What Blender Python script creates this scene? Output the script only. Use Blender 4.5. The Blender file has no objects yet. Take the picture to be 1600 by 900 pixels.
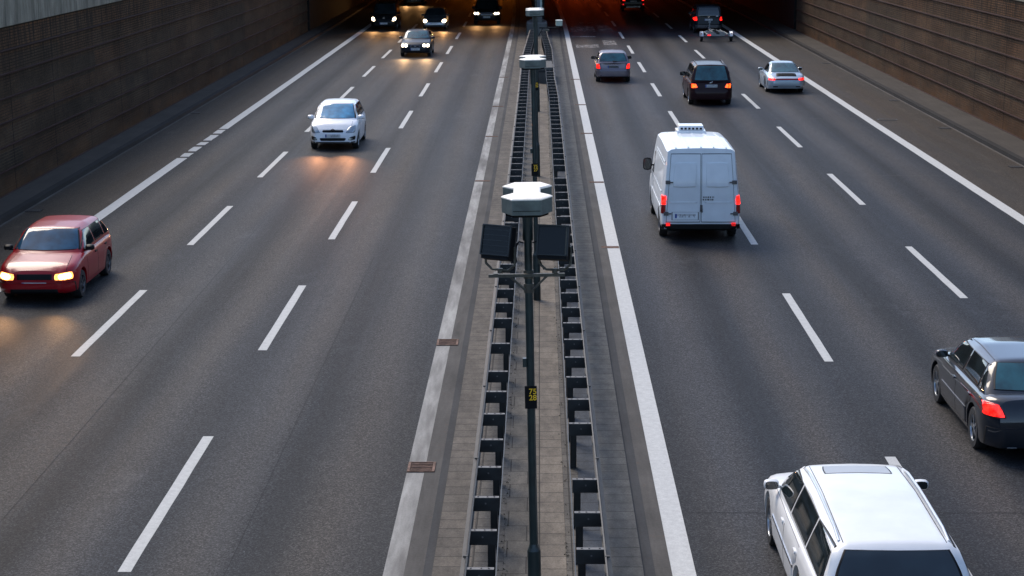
import bpy, bmesh, math, random
from mathutils import Vector, Matrix
from mathutils.bvhtree import BVHTree

random.seed(7)
R = math.radians
C = bpy.context.scene.collection
SC = bpy.context.scene

# ------------------------------------------------------------------ camera
CAM_H = 8.2
F_PX, PITCH, YAW, ROLL = 2948.4, .199635, .014768, -.00346
cd = bpy.data.cameras.new('camera'); cam = bpy.data.objects.new('camera', cd); C.objects.link(cam)
cd.sensor_width = 36; cd.lens = F_PX / 1600 * 36; cd.clip_start = .3; cd.clip_end = 6000
cy_, sy_, cp_, sp_ = math.cos(YAW), math.sin(YAW), math.cos(PITCH), math.sin(PITCH)
fw_ = Vector((-sy_ * cp_, cy_ * cp_, -sp_)); rt_ = Vector((cy_, sy_, 0)); up_ = rt_.cross(fw_)
r_ = rt_ * math.cos(ROLL) + up_ * math.sin(ROLL); u_ = up_ * math.cos(ROLL) - rt_ * math.sin(ROLL)
cam.matrix_world = Matrix(((r_.x, u_.x, -fw_.x, 0), (r_.y, u_.y, -fw_.y, 0), (r_.z, u_.z, -fw_.z, CAM_H), (0, 0, 0, 1)))
SC.camera = cam

# ------------------------------------------------------------------ sky, sun, exposure
SUN_EL, SUN_AZ = R(46), R(-32)         # azimuth from +Y (ahead), negative = to the left
w = bpy.data.worlds.new('World'); SC.world = w; w.use_nodes = True
nt = w.node_tree
sky = nt.nodes.new('ShaderNodeTexSky'); sky.sky_type = 'NISHITA'; sky.sun_disc = False
sky.sun_elevation = SUN_EL; sky.sun_rotation = SUN_AZ
sky.air_density = .8; sky.dust_density = .9; sky.ozone_density = .8
bg = nt.nodes['Background']; bg.inputs['Strength'].default_value = .08
nt.links.new(sky.outputs['Color'], bg.inputs['Color'])
sd = bpy.data.lights.new('sun', 'SUN'); sd.energy = .8; sd.angle = R(30); sd.color = (1, .88, .74)
sun = bpy.data.objects.new('sun', sd); C.objects.link(sun)
sv = Vector((math.sin(SUN_AZ) * math.cos(SUN_EL), math.cos(SUN_AZ) * math.cos(SUN_EL), math.sin(SUN_EL)))
sun.rotation_euler = sv.to_track_quat('Z', 'Y').to_euler(); sun.location = (0, 60, 60)
SC.view_settings.view_transform = 'Standard'; SC.view_settings.look = 'None'
SC.view_settings.exposure = 1.8; SC.view_settings.gamma = 1

# ------------------------------------------------------------------ materials
def newmat(name):
    m = bpy.data.materials.new(name); m.use_nodes = True
    return m, m.node_tree, m.node_tree.nodes['Principled BSDF']

def setin(b, **k):
    for n, v in k.items():
        b.inputs[n.replace('_', ' ')].default_value = v

def simple(name, col, rough=.5, metal=0., spec=.5, noise=.15, nscale=6., coat=0., emis=None, estr=0., bump=0.):
    m, t, b = newmat(name)
    b.inputs['Roughness'].default_value = rough; b.inputs['Metallic'].default_value = metal
    b.inputs['Specular IOR Level'].default_value = spec
    b.inputs['Coat Weight'].default_value = coat; b.inputs['Coat Roughness'].default_value = .05
    tc = t.nodes.new('ShaderNodeTexCoord'); nz = t.nodes.new('ShaderNodeTexNoise')
    nz.inputs['Scale'].default_value = nscale; nz.inputs['Detail'].default_value = 6
    t.links.new(tc.outputs['Object'], nz.inputs['Vector'])
    mr = t.nodes.new('ShaderNodeMapRange'); mr.inputs[3].default_value = 1 - noise; mr.inputs[4].default_value = 1 + noise
    mr.inputs[1].default_value = .3; mr.inputs[2].default_value = .7
    t.links.new(nz.outputs['Fac'], mr.inputs[0])
    mx = t.nodes.new('ShaderNodeVectorMath'); mx.operation = 'SCALE'; mx.inputs[0].default_value = col[:3]
    t.links.new(mr.outputs[0], mx.inputs['Scale']); t.links.new(mx.outputs[0], b.inputs['Base Color'])
    if bump:
        bp = t.nodes.new('ShaderNodeBump'); bp.inputs['Strength'].default_value = bump; bp.inputs['Distance'].default_value = .01
        n2 = t.nodes.new('ShaderNodeTexNoise'); n2.inputs['Scale'].default_value = nscale * 8
        t.links.new(tc.outputs['Object'], n2.inputs['Vector'])
        t.links.new(n2.outputs['Fac'], bp.inputs['Height']); t.links.new(bp.outputs[0], b.inputs['Normal'])
    if emis:
        b.inputs['Emission Color'].default_value = (*emis, 1); b.inputs['Emission Strength'].default_value = estr
        if estr < 6:
            n3 = t.nodes.new('ShaderNodeTexNoise'); n3.inputs['Scale'].default_value = 13; t.links.new(tc.outputs['Object'], n3.inputs['Vector'])
            m3 = t.nodes.new('ShaderNodeMapRange'); m3.inputs[1].default_value = .35; m3.inputs[2].default_value = .65; m3.inputs[3].default_value = estr * .25; m3.inputs[4].default_value = estr * 1.7
            t.links.new(n3.outputs['Fac'], m3.inputs[0]); t.links.new(m3.outputs[0], b.inputs['Emission Strength'])
    return m

class G:
    """tiny node-graph writer"""
    def __init__(s, name):
        s.m, s.t, s.b = newmat(name); s.tc = s.t.nodes.new('ShaderNodeTexCoord')
        s.b.inputs['Specular IOR Level'].default_value = .12; s.sep = s.t.nodes.new('ShaderNodeSeparateXYZ'); s.t.links.new(s.tc.outputs['Object'], s.sep.inputs[0])
    def put(s, sock, v):
        if isinstance(v, bpy.types.NodeSocket): s.t.links.new(v, sock)
        elif v is not None: sock.default_value = v
    def vec(s, sx=1, sy=1, sz=1, src=None):
        n = s.t.nodes.new('ShaderNodeVectorMath'); n.operation = 'MULTIPLY'; n.inputs[1].default_value = (sx, sy, sz)
        s.put(n.inputs[0], src or s.tc.outputs['Object']); return n.outputs[0]
    def noise(s, v, scale, detail=4, rough=.6):
        n = s.t.nodes.new('ShaderNodeTexNoise'); n.inputs['Scale'].default_value = scale; n.inputs['Detail'].default_value = detail
        n.inputs['Roughness'].default_value = rough; s.put(n.inputs['Vector'], v); return n.outputs['Fac']
    def math(s, op, a, b=None, c=None, clamp=False):
        n = s.t.nodes.new('ShaderNodeMath'); n.operation = op; n.use_clamp = clamp
        s.put(n.inputs[0], a); s.put(n.inputs[1], b); s.put(n.inputs[2], c); return n.outputs[0]
    def rng(s, v, a, b, c, d, smooth=False):
        n = s.t.nodes.new('ShaderNodeMapRange'); s.put(n.inputs[0], v)
        if smooth: n.interpolation_type = 'SMOOTHSTEP'
        for i, q in enumerate((a, b, c, d)): n.inputs[i + 1].default_value = q
        return n.outputs[0]
    def mix(s, f, a, b, mode='MIX'):
        n = s.t.nodes.new('ShaderNodeMix'); n.data_type = 'RGBA'; n.blend_type = mode
        s.put(n.inputs['Factor'], f)
        for nm, q in (('A', a), ('B', b)):
            sk = [i for i in n.inputs if i.name == nm and i.type == 'RGBA'][0]
            if isinstance(q, tuple) and len(q) == 3: q = (*q, 1)
            s.put(sk, q)
        return [o for o in n.outputs if o.type == 'RGBA'][0]
    def comb(s, x, y, z):
        n = s.t.nodes.new('ShaderNodeCombineXYZ'); s.put(n.inputs[0], x); s.put(n.inputs[1], y); s.put(n.inputs[2], z); return n.outputs[0]
    def ramp(s, v, pts):
        n = s.t.nodes.new('ShaderNodeValToRGB'); e = n.color_ramp.elements
        while len(e) < len(pts): e.new(.5)
        for i, (p, c) in enumerate(pts):
            e[i].position = p; e[i].color = (c, c, c, 1) if not isinstance(c, tuple) else (*c, 1)
        s.put(n.inputs[0], v); return n.outputs[0]
    def brick(s, v, bw, rh, mortar=.02, offset=.5, c1=(1, 1, 1), c2=(.8, .8, .8), cm=(.3, .3, .3), smooth=.1):
        n = s.t.nodes.new('ShaderNodeTexBrick'); s.put(n.inputs['Vector'], v); n.offset = offset
        n.inputs['Scale'].default_value = 1; n.inputs['Brick Width'].default_value = bw; n.inputs['Row Height'].default_value = rh
        n.inputs['Mortar Size'].default_value = mortar; n.inputs['Mortar Smooth'].default_value = smooth
        n.inputs['Color1'].default_value = (*c1, 1); n.inputs['Color2'].default_value = (*c2, 1); n.inputs['Mortar'].default_value = (*cm, 1)
        return n.outputs['Color'], n.outputs['Fac']
    def bump(s, h, strength=.3, dist=.01):
        n = s.t.nodes.new('ShaderNodeBump'); n.inputs['Strength'].default_value = strength; n.inputs['Distance'].default_value = dist
        s.put(n.inputs['Height'], h); s.t.links.new(n.outputs[0], s.b.inputs['Normal'])
    def out(s, col, rough=None):
        s.put(s.b.inputs['Base Color'], col); s.put(s.b.inputs['Roughness'], rough); return s.m

def asphalt(name, base, lanes, rough=.42, tint_amt=1.):
    g = G(name); X, Y = g.sep.outputs[0], g.sep.outputs[1]
    O = g.tc.outputs['Object']
    fine = g.noise(O, 34, 4, .9); fine2 = g.noise(O, 75, 2, .8)
    big = g.noise(g.vec(.35, .05, 1), 1.0, 5, .6)
    streak = g.noise(g.vec(1.6, .02, 1), 1.0, 5, .65)
    med = g.noise(g.vec(1, .3, 1), .9, 6, .7)
    v = g.rng(fine, .36, .64, .45, 1.6)
    v = g.math('MULTIPLY', v, g.rng(fine2, .36, .64, .66, 1.36))
    vc = g.t.nodes.new('ShaderNodeTexVoronoi'); vc.inputs['Scale'].default_value = 42; g.put(vc.inputs['Vector'], O)
    sx = g.t.nodes.new('ShaderNodeSeparateXYZ'); g.t.links.new(vc.outputs['Color'], sx.inputs[0])
    v = g.math('MULTIPLY', v, g.rng(g.math('POWER', sx.outputs[0], 2.), 0, 1, .72, 1.75))
    v = g.math('MULTIPLY', v, g.rng(big, .3, .7, .9, 1.12))
    v = g.math('MULTIPLY', v, g.rng(streak, .3, .7, .86, 1.14))
    v = g.math('MULTIPLY', v, g.rng(med, .3, .7, .93, 1.08))
    # tyre tracks worn lighter, an oily band along the middle of each lane
    tr = None
    wob = g.math('MULTIPLY', g.math('SUBTRACT', g.noise(g.vec(0, .035, 0), 1.0, 3), .5), .5)
    Xw = g.math('ADD', X, wob)
    for c, hw in lanes:
        for o, amp, wd in ((-.80, .55, .50), (.80, .55, .50), (0, -.16, .36)):
            d = g.math('ABSOLUTE', g.math('SUBTRACT', Xw, c + o))
            k = g.math('MULTIPLY', g.rng(d, 0, wd * 1.6, 1, 0, True), amp)
            tr = k if tr is None else g.math('ADD', tr, k)
    if tr is not None:
        v = g.math('MULTIPLY', v, g.math('ADD', tr, .84))
    warmk = g.math('MULTIPLY', tr, 1.6, clamp=True) if tr is not None else None
    # pale stains and small white litter dots
    st = g.rng(g.noise(g.vec(.55, .25, 1), 1.3, 7, .72), .575, .74, 0, 1, True)
    v = g.math('ADD', v, g.math('MULTIPLY', st, .6))
    vo = g.t.nodes.new('ShaderNodeTexVoronoi'); vo.inputs['Scale'].default_value = 1.5; g.put(vo.inputs['Vector'], O)
    dot = g.rng(vo.outputs['Distance'], .014, .022, 1, 0)
    v = g.math('ADD', v, g.math('MULTIPLY', dot, 4.))
    # long crack lines
    warm = g.noise(g.vec(.5, .03, 1), 1.0, 3)
    col = g.mix(g.rng(warm, .38, .62, 0, 1), tuple(base[i] * (1.0, 1.0, 1.04)[i] for i in range(3)), tuple(base[i] * (1.12, 1.0, .9)[i] for i in range(3)))
    if warmk is not None: col = g.mix(warmk, col, g.mix(1., col, (1.12, 1.0, .88), 'MULTIPLY'))
    col = g.mix(1., col, g.comb(v, v, v), 'MULTIPLY')
    g.bump(g.noise(O, 90, 3, .8), .35, .006)
    g.b.inputs['Specular IOR Level'].default_value = .06
    return g.out(col, g.rng(streak, .3, .7, rough - .06, rough + .10))

M = {}
LC_L = [(-10.2, 1.6), (-6.93, 1.7), (-3.6, 1.6)]; LC_R = [(3.6, 1.6), (7.17, 1.8), (10.9, 1.8)]
M['asphalt_l'] = asphalt('asphalt_l', (.034, .0372, .0395), LC_L, .62)
M['asphalt_r'] = asphalt('asphalt_r', (.032, .0355, .0395), LC_R, .62)
M['shoulder'] = asphalt('shoulder', (.046, .040, .032), [], .62)

def paint_mat(name, base=(.50, .50, .47), wear=.5, gap=None):
    g = G(name); O = g.tc.outputs['Object']
    n = g.noise(O, 9, 6, .75); n2 = g.noise(O, 60, 3, .7)
    v = g.math('MULTIPLY', g.rng(n, .3, .7, .82, 1.1), g.rng(n2, .3, .7, .86, 1.1))
    chip = g.rng(g.noise(g.vec(1, .5, 1), 22, 5, .8), .62 + .1 * (1 - wear), .70 + .1 * (1 - wear), 0, 1)
    col = g.mix(1., base, g.comb(v, v, v), 'MULTIPLY')
    col = g.mix(g.math('MULTIPLY', chip, wear), col, (.09, .09, .085))
    return g.out(col, .6)
M['paint'] = paint_mat('lane_paint', wear=.55)
M['edge_paint'] = paint_mat('edge_paint', (.54, .54, .51), .8)

def gutter_paint():
    g = G('gutter_paint'); O = g.tc.outputs['Object']
    n = g.noise(g.vec(3, .35, 1), 1.6, 6, .7); n2 = g.noise(O, 70, 3, .8); d = g.noise(g.vec(1, .12, 1), 1.2, 4)
    v = g.math('MULTIPLY', g.rng(n, .3, .7, .6, 1.15), g.rng(n2, .3, .7, .8, 1.15))
    col = g.mix(g.rng(d, .4, .65, 0, 1, True), (.36, .35, .32), (.16, .15, .135))
    col = g.mix(1., col, g.comb(v, v, v), 'MULTIPLY')
    return g.out(col, .7)
M['gutter_paint'] = gutter_paint()

def slabs(name, c1, c2, cm, bw, rh, mortar, off=0., stain=.5, rough=.75, dirt=(.05, .045, .04)):
    g = G(name); X, Y = g.sep.outputs[0], g.sep.outputs[1]; O = g.tc.outputs['Object']
    wob = g.math('MULTIPLY', g.math('SUBTRACT', g.noise(g.vec(1, 1, 1), 3, 2), .5), .03)
    col, fac = g.brick(g.comb(X, g.math('ADD', Y, wob), 0), bw, rh, mortar, off, c1, c2, cm, .3)
    n = g.noise(g.vec(3.4, 1.5, 1), 1.6, 6, .7); n2 = g.noise(O, 46, 4, .85); n3 = g.noise(g.vec(1, .25, 1), 1.4, 5)
    v = g.math('MULTIPLY', g.rng(n, .3, .7, .70, 1.28), g.rng(n2, .33, .67, .66, 1.34))
    v = g.math('MULTIPLY', v, g.rng(n3, .3, .7, .8, 1.18))
    col = g.mix(1., col, g.comb(v, v, v), 'MULTIPLY')
    s = g.rng(g.noise(O, 5, 7, .8), .58, .70, 0, stain, True)
    col = g.mix(s, col, dirt)
    g.bump(g.math('ADD', g.math('MULTIPLY', n, .7), g.math('MULTIPLY', fac, -.6)), .6, .02)
    return g.out(col, rough)
M['paver'] = slabs('kerb_side_slabs', (0.1193, 0.1032, 0.0837), (0.0965, 0.0842, 0.0691), (0.0448, 0.0401, 0.0340), 30, .37, .012, 0)
M['paver_r'] = slabs('kerb_side_slabs_grey', (.0978, .0952, .0850), (.0808, .0790, .0731), (.0340, .0331, .0306), 30, .37, .012, 0)
M['slab_grey'] = slabs('grey_median_slabs', (0.1248, 0.1135, 0.0947), (0.1014, 0.0931, 0.0793), (0.0448, 0.0401, 0.0340), .42, .62, .010, .4, .8)
M['slab_warm'] = slabs('warm_median_slabs', (0.1784, 0.1523, 0.1202), (0.1374, 0.1182, 0.0947), (0.0492, 0.0438, 0.0365), .60, .45, .010, 0, .35)
M['slab_small'] = slabs('small_median_slabs', (0.1143, 0.1028, 0.0864), (0.0906, 0.0823, 0.0705), (0.0356, 0.0325, 0.0280), .21, .34, .010, 0, .6)
M['slab_dark'] = slabs('dark_blue_slabs', (.0638, .0697, .0765), (.0510, .0561, .0629), (.0255, .0255, .0255), 30, .40, .010, 0, .4)

def concrete(name, base, streak=.5, rust=.0, vert=True):
    g = G(name); O = g.tc.outputs['Object']
    sv_ = g.vec(.55, .55, .12) if vert else g.vec(1.5, .15, 1)
    n = g.noise(sv_, 3.2, 7, .72); n2 = g.noise(O, 26, 5, .75); n3 = g.noise(O, .6, 4)
    v = g.math('MULTIPLY', g.rng(n, .28, .72, 1 - streak * .6, 1 + streak * .4), g.rng(n2, .3, .7, .85, 1.13))
    v = g.math('MULTIPLY', v, g.rng(n3, .3, .7, .82, 1.12))
    col = g.mix(1., base, g.comb(v, v, v), 'MULTIPLY')
    if rust: col = g.mix(g.rng(g.noise(O, 4.2, 6, .8), .60, .72, 0, rust, True), col, (.16, .085, .045))
    g.bump(n2, .25, .01)
    return g.out(col, .82)
M['concrete'] = concrete('concrete', (.1275, .1258, .1173), .55)
M['gutter'] = concrete('gutter_concrete', (.0892, .0833, .0748), .5, .55, False)
M['gutter_dark'] = concrete('gutter_asphalt', (.0527, .0527, .0527), .4, .15, False)
M['walk'] = concrete('walkway_asphalt', (.066, .057, .047), .4, 0, False)
M['kerb'] = concrete('kerb_stone', (.026, .024, .022), .4, 0, False)
M['kerb_lip'] = concrete('kerb_lip', (.1062, .0952, .0833), .6, .2, False)
M['parapet'] = concrete('parapet_concrete', (.22, .195, .150), 1.2)
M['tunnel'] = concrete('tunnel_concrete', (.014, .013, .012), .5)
M['earth'] = concrete('earth', (.10, .10, .08), .4, 0, False)

def wall_facing(name):
    g = G(name); Y, Z = g.sep.outputs[1], g.sep.outputs[2]; O = g.tc.outputs['Object']
    yz = g.comb(Y, Z, 0)
    col, fac = g.brick(yz, .115, .085, .013, .0, (.092, .058, .038), (.064, .045, .032), (.008, .006, .005), .3)
    # panel-to-panel tint
    pc, _ = g.brick(g.comb(Y, g.math('ADD', Z, .02), 0), 4.8, .68, .004, .0, (1.15, 1.0, .88), (.72, .82, .86), (.8, .7, .6))
    pc2, _ = g.brick(g.comb(g.math('ADD', Y, 1.3), Z, 0), 1.6, .68, .0, .3, (1.1, 1.06, 1.0), (.84, .86, .88), (1, 1, 1))
    col = g.mix(1., col, pc, 'MULTIPLY'); col = g.mix(.8, col, pc2, 'MULTIPLY')
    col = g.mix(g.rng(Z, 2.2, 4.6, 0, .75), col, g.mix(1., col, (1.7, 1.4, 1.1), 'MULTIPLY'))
    # fine pale horizontal ribs
    fr = g.math('FRACT', g.math('MULTIPLY', Z, 1 / .085))
    rib = g.rng(g.math('ABSOLUTE', g.math('SUBTRACT', fr, .5)), 0.30, .44, 0, 1)
    fade = g.rng(g.noise(g.vec(1, .3, 1.2), .9, 4), .38, .6, .25, .95)
    low = g.rng(Z, 3.8, 2.6, .2, 1)
    col = g.mix(g.math('MULTIPLY', g.math('MULTIPLY', rib, fade), low), col, (.110, .080, .052))
    # streaks running down from the top
    st = g.noise(g.vec(1, 3.2, .16), 2.4, 6, .75)
    k = g.math('MULTIPLY', g.rng(st, .47, .58, 0, 1, True), g.rng(Z, 2.9, 4.6, .15, .9))
    col = g.mix(k, col, (.018, .015, .013))
    # rust near the foot and grime patches
    rs = g.math('MULTIPLY', g.rng(g.noise(g.vec(1, .35, 1), 1.6, 5, .7), .42, .62, .15, 1), g.rng(Z, .95, .15, 0, .75))
    col = g.mix(rs, col, (.105, .050, .022))
    v = g.rng(g.noise(g.vec(1, .4, 1), .8, 5, .6), .3, .7, .72, 1.25)
    col = g.mix(1., col, g.comb(v, v, v), 'MULTIPLY')
    # vertical expansion joints every 4.8 m
    f2 = g.math('FRACT', g.math('MULTIPLY', g.math('SUBTRACT', Y, 3.9), 1 / 4.8))
    j = g.rng(g.math('ABSOLUTE', g.math('SUBTRACT', f2, .5)), .493, .496, 0, .9)
    col = g.mix(j, col, (.010, .009, .008))
    g.bump(fac, .5, -.01)
    g.b.inputs['Specular IOR Level'].default_value = .05
    return g.out(col, .9)
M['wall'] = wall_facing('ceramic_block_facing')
M['ledge'] = concrete('rusty_ledge', (.034, .013, .009), .6, .4, False)
M['rust'] = simple('rusty_iron', (.15, .085, .058), .85, .0, noise=.5, nscale=14, bump=.4)
M['iron'] = simple('dark_iron', (.03, .029, .028), .6, .3, noise=.3, nscale=10)
M['steel'] = simple('dark_galvanised_steel', (.026, .030, .032), .5, .3, noise=.22, nscale=5)
M['steel_top'] = simple('pale_zinc_top', (.13, .125, .12), .6, .2, noise=.2, nscale=8)
M['beam'] = simple('weathered_zinc_beam', (.055, .052, .046), .65, .1, noise=.3, nscale=4)
M['pole'] = simple('dark_green_pole_paint', (.018, .030, .029), .40, .1, noise=.25, nscale=7, coat=.15)
M['head'] = simple('grey_green_lamp_housing', (.105, .125, .115), .48, .2, noise=.25, nscale=9)
M['head_top'] = simple('blown_white_lamp_lid', (.95, .86, .72), .5, 0, noise=.06, nscale=12)  # warm near-white puts the blown-out top light into the lid colour
M['black'] = simple('black_plastic', (.006, .006, .007), .6, 0, .15, noise=.15)
M['darkglass'] = simple('dark_lamp_glass', (.006, .007, .008), .15, noise=.0, spec=.25)
M['bracket'] = simple('weathered_bracket', (.075, .068, .052), .6, .2, noise=.35, nscale=18)
M['boxgrey'] = simple('pale_green_housing', (.36, .42, .37), .5, noise=.12)
M['yellow'] = simple('yellow_numerals', (.95, .56, .02), .5, noise=.05)
M['tyre'] = simple('tyre_rubber', (.014, .014, .015), .75, noise=.2, nscale=20)
M['rim'] = simple('alloy_rim', (.34, .36, .38), .3, .8, noise=.1)
M['rim_dark'] = simple('dull_steel_rim', (.12, .12, .13), .4, .7, noise=.15)
M['trim'] = simple('black_rubber_trim', (.008, .008, .009), .55, 0, .2, noise=.1)
M['chrome'] = simple('chrome', (.55, .55, .56), .15, 1., noise=.03)
M['plate'] = simple('plate_white', (.55, .57, .58), .4, noise=.05)
M['plate_blue'] = simple('plate_blue', (.02, .06, .30), .4, noise=.02)
M['plate_ink'] = simple('plate_ink', (.02, .02, .025), .5, noise=.02)
M['red_lens'] = simple('red_lens', (.30, .012, .012), .15, noise=.05, coat=.5)
M['tail_lit'] = simple('lit_tail_lamp', (.25, .006, .004), .2, emis=(1, .012, .008), estr=.9)
M['tail_orange'] = simple('lit_tail_lamp_orange', (.3, .02, .004), .2, emis=(1, .07, .008), estr=1.2)
M['reflector_glow'] = simple('glowing_reflector', (.2, .01, .01), .2, emis=(1, .02, .02), estr=.25)  # for reflectors, which are no lamps; the faint glow is added emission
M['head_lit'] = simple('lit_headlamp', (.9, .8, .6), .2, emis=(1, .60, .24), estr=3.2)
M['head_lit_cool'] = simple('lit_headlamp_white', (.9, .9, .8), .2, emis=(1, .80, .55), estr=4.5)
M['head_glow'] = simple('glowing_headlamp_glass', (.5, .25, .08), .2, emis=(1, .34, .07), estr=1.1)
M['head_off'] = simple('clear_headlamp', (.32, .36, .38), .12, .6, noise=.2, nscale=20, coat=1)
M['orange_lens'] = simple('amber_lens', (.6, .2, .03), .3, noise=.05)
def glass(name, col, ior=1.75, rough=.04):
    m = simple(name, col, rough, 0, .5, noise=.55, nscale=2.8); m.node_tree.nodes['Principled BSDF'].inputs['IOR'].default_value = ior
    return m
M['glass'] = glass('dark_car_glass', (.012, .018, .020))
M['glass_blue'] = glass('sky_reflection_blue_glass', (.03, .23, .40), 1.9)  # blue and teal glasses carry the sky reflection in their base colour
M['glass_mid'] = glass('sky_reflection_dusky_glass', (.012, .065, .12), 1.55)
M['glass_teal'] = glass('sky_reflection_teal_glass', (.012, .075, .085), 1.8)
def carpaint(name, col, metal=0., rough=.3, coat=.45):
    return simple(name, col, rough, metal, .3 if max(col) > .1 else .12, noise=.05, nscale=3, coat=coat)
P_white = carpaint('white_car_paint', (.80, .82, .83)); P_vanwhite = carpaint('white_van_paint', (.74, .78, .80), rough=.4)
P_silver = carpaint('silver_paint', (.62, .66, .68), .1, .3); P_pearl = carpaint('pale_silver_paint', (.80, .80, .78), .0, .32)
P_red = carpaint('dark_red_paint', (.32, .004, .010), .0, .32, .3); P_black = carpaint('black_paint', (.010, .011, .012), coat=.12); P_navy = carpaint('blue_black_paint', (.010, .014, .020), coat=.16)
P_deep = carpaint('deep_blue_black_paint', (.010, .014, .020), coat=1.); P_plum = carpaint('plum_black_paint', (.024, .009, .011), coat=.14); P_mauve = carpaint('mauve_grey_paint', (.20, .17, .19), .4, .32)
P_dgrey = carpaint('dark_grey_paint', (.05, .055, .06), .3, .3); P_porsche = carpaint('ice_silver_paint', (.42, .50, .56), .35, .28)

# ------------------------------------------------------------------ helpers
def tag(o, label=None, cat=None, group=None, kind=None):
    if label: o['label'] = label
    if cat: o['category'] = cat
    if group: o['group'] = group
    if kind: o['kind'] = kind
    return o

def empty(name, loc=(0, 0, 0), rz=0.):
    o = bpy.data.objects.new(name, None); C.objects.link(o); o.location = loc; o.rotation_euler = (0, 0, rz)
    o.empty_display_size = .3; return o

class MB:
    def __init__(s): s.v = []; s.f = []; s.m = []; s.sm = []
    def add(s, vs, fs, mat=0, smooth=False):
        b = len(s.v); s.v += [tuple(p) for p in vs]
        for f in fs: s.f.append(tuple(i + b for i in f)); s.m.append(mat); s.sm.append(smooth)
        return s
    def box(s, c, d, mat=0, rz=0., M4=None):
        hx, hy, hz = d[0] / 2, d[1] / 2, d[2] / 2; vs = []
        for x, y, z in ((-1, -1, -1), (1, -1, -1), (1, 1, -1), (-1, 1, -1), (-1, -1, 1), (1, -1, 1), (1, 1, 1), (-1, 1, 1)):
            p = Vector((x * hx, y * hy, z * hz))
            if M4: p = M4 @ p
            elif rz: p = Matrix.Rotation(rz, 3, 'Z') @ p
            vs.append(p + Vector(c))
        return s.add(vs, [(0, 3, 2, 1), (4, 5, 6, 7), (0, 1, 5, 4), (1, 2, 6, 5), (2, 3, 7, 6), (3, 0, 4, 7)], mat)
    def cyl(s, p0, p1, r0, r1=None, n=16, mat=0, caps=True, smooth=True):
        r1 = r0 if r1 is None else r1; p0, p1 = Vector(p0), Vector(p1); d = (p1 - p0).normalized()
        a = d.orthogonal().normalized(); b = d.cross(a); vs = []
        for p, r in ((p0, r0), (p1, r1)):
            for i in range(n): t = 2 * math.pi * i / n; vs.append(p + (a * math.cos(t) + b * math.sin(t)) * r)
        s.add(vs, [(i, (i + 1) % n, n + (i + 1) % n, n + i) for i in range(n)], mat, smooth)
        if caps: s.add(vs, [tuple(range(n - 1, -1, -1)), tuple(range(n, 2 * n))], mat)
        return s
    def tube(s, pts, r, n=8, mat=0):
        for a, b in zip(pts[:-1], pts[1:]): s.cyl(a, b, r, r, n, mat)
        return s
    def prism(s, outline, z0, z1, mat=0, top_mat=None, bev=0.):
        n = len(outline); vs = [(x, y, z0) for x, y in outline] + [(x, y, z1 - bev) for x, y in outline]
        s.add(vs, [(i, (i + 1) % n, n + (i + 1) % n, n + i) for i in range(n)] + [tuple(range(n - 1, -1, -1))], mat)
        cx = sum(p[0] for p in outline) / n; cy = sum(p[1] for p in outline) / n
        tv = [(x + (cx - x) * bev * 2, y + (cy - y) * bev * .8, z1) for x, y in outline]
        if bev: s.add([(x, y, z1 - bev) for x, y in outline] + tv, [(i, (i + 1) % n, n + (i + 1) % n, n + i) for i in range(n)], mat)
        s.add(tv, [tuple(range(n))], mat if top_mat is None else top_mat); return s
    def sheet(s, x0, x1, y0, y1, z, mat=0, step=None):
        n = max(1, int((y1 - y0) / step)) if step else 1; vs = []
        for i in range(n + 1):
            y = y0 + (y1 - y0) * i / n; o = road_off(y); vs += [(x0 + o, y, z), (x1 + o, y, z)]
        return s.add(vs, [(2 * i, 2 * i + 1, 2 * i + 3, 2 * i + 2) for i in range(n)], mat)
    def build(s, name, mats, parent=None, angle=None, bevel=0.):
        me = bpy.data.meshes.new(name); me.from_pydata(s.v, [], s.f); me.update()
        if not isinstance(mats, (list, tuple)): mats = [mats]
        for m in mats: me.materials.append(M[m] if isinstance(m, str) else m)
        me.polygons.foreach_set('material_index', s.m); me.polygons.foreach_set('use_smooth', s.sm if angle is None else [True] * len(s.f))
        if angle: me.set_sharp_from_angle(angle=R(angle))
        o = bpy.data.objects.new(name, me); C.objects.link(o)
        if parent: o.parent = parent
        if bevel:
            b = o.modifiers.new('bevel', 'BEVEL'); b.width = bevel; b.segments = 2; b.limit_method = 'ANGLE'
        return o

def struct(name, mb, mats, label=None, **k):
    o = mb.build(name, mats, **k); tag(o, label, None, None, 'structure'); return o

def road_off(y):
    return -.42 * max(0., (y - 122) / 48) ** 2 if y < 250 else -.42 * (128 / 48) ** 2

def copy_tree(o, parent=None):
    c = o.copy(); C.objects.link(c)
    if parent: c.parent = parent
    for ch in list(o.children): copy_tree(ch, c)
    return c

# ------------------------------------------------------------------ the setting
Y0, Y1 = 8., 330.
ST = 4.
g_ = MB(); g_.add([(-3000, -3000, -.3), (3000, -3000, -.3), (3000, 3000, -.3), (-3000, 3000, -.3)], [(0, 1, 2, 3)])
struct('ground', g_, 'earth')
XLo, XLk, XLw = -11.72, -14.21, -15.2
XRo, XRk, XRw = 12.65, 15.5, 16.82
struct('road', MB().sheet(XLo - .15, -1.96, Y0, Y1, 0, 0, ST), 'asphalt_l', 'three lane carriageway with oncoming traffic left of the median')
o = struct('road', MB().sheet(1.66, XRo + .15, Y0, Y1, 0, 0, ST), 'asphalt_r', 'three lane carriageway with traffic driving away right of the median')
struct('hard_shoulder', MB().sheet(XLk, XLo - .15, Y0, Y1, 0, 0, ST), 'shoulder')
struct('hard_shoulder', MB().sheet(XRo + .15, XRk, Y0, Y1, 0, 0, ST), 'shoulder')
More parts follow.
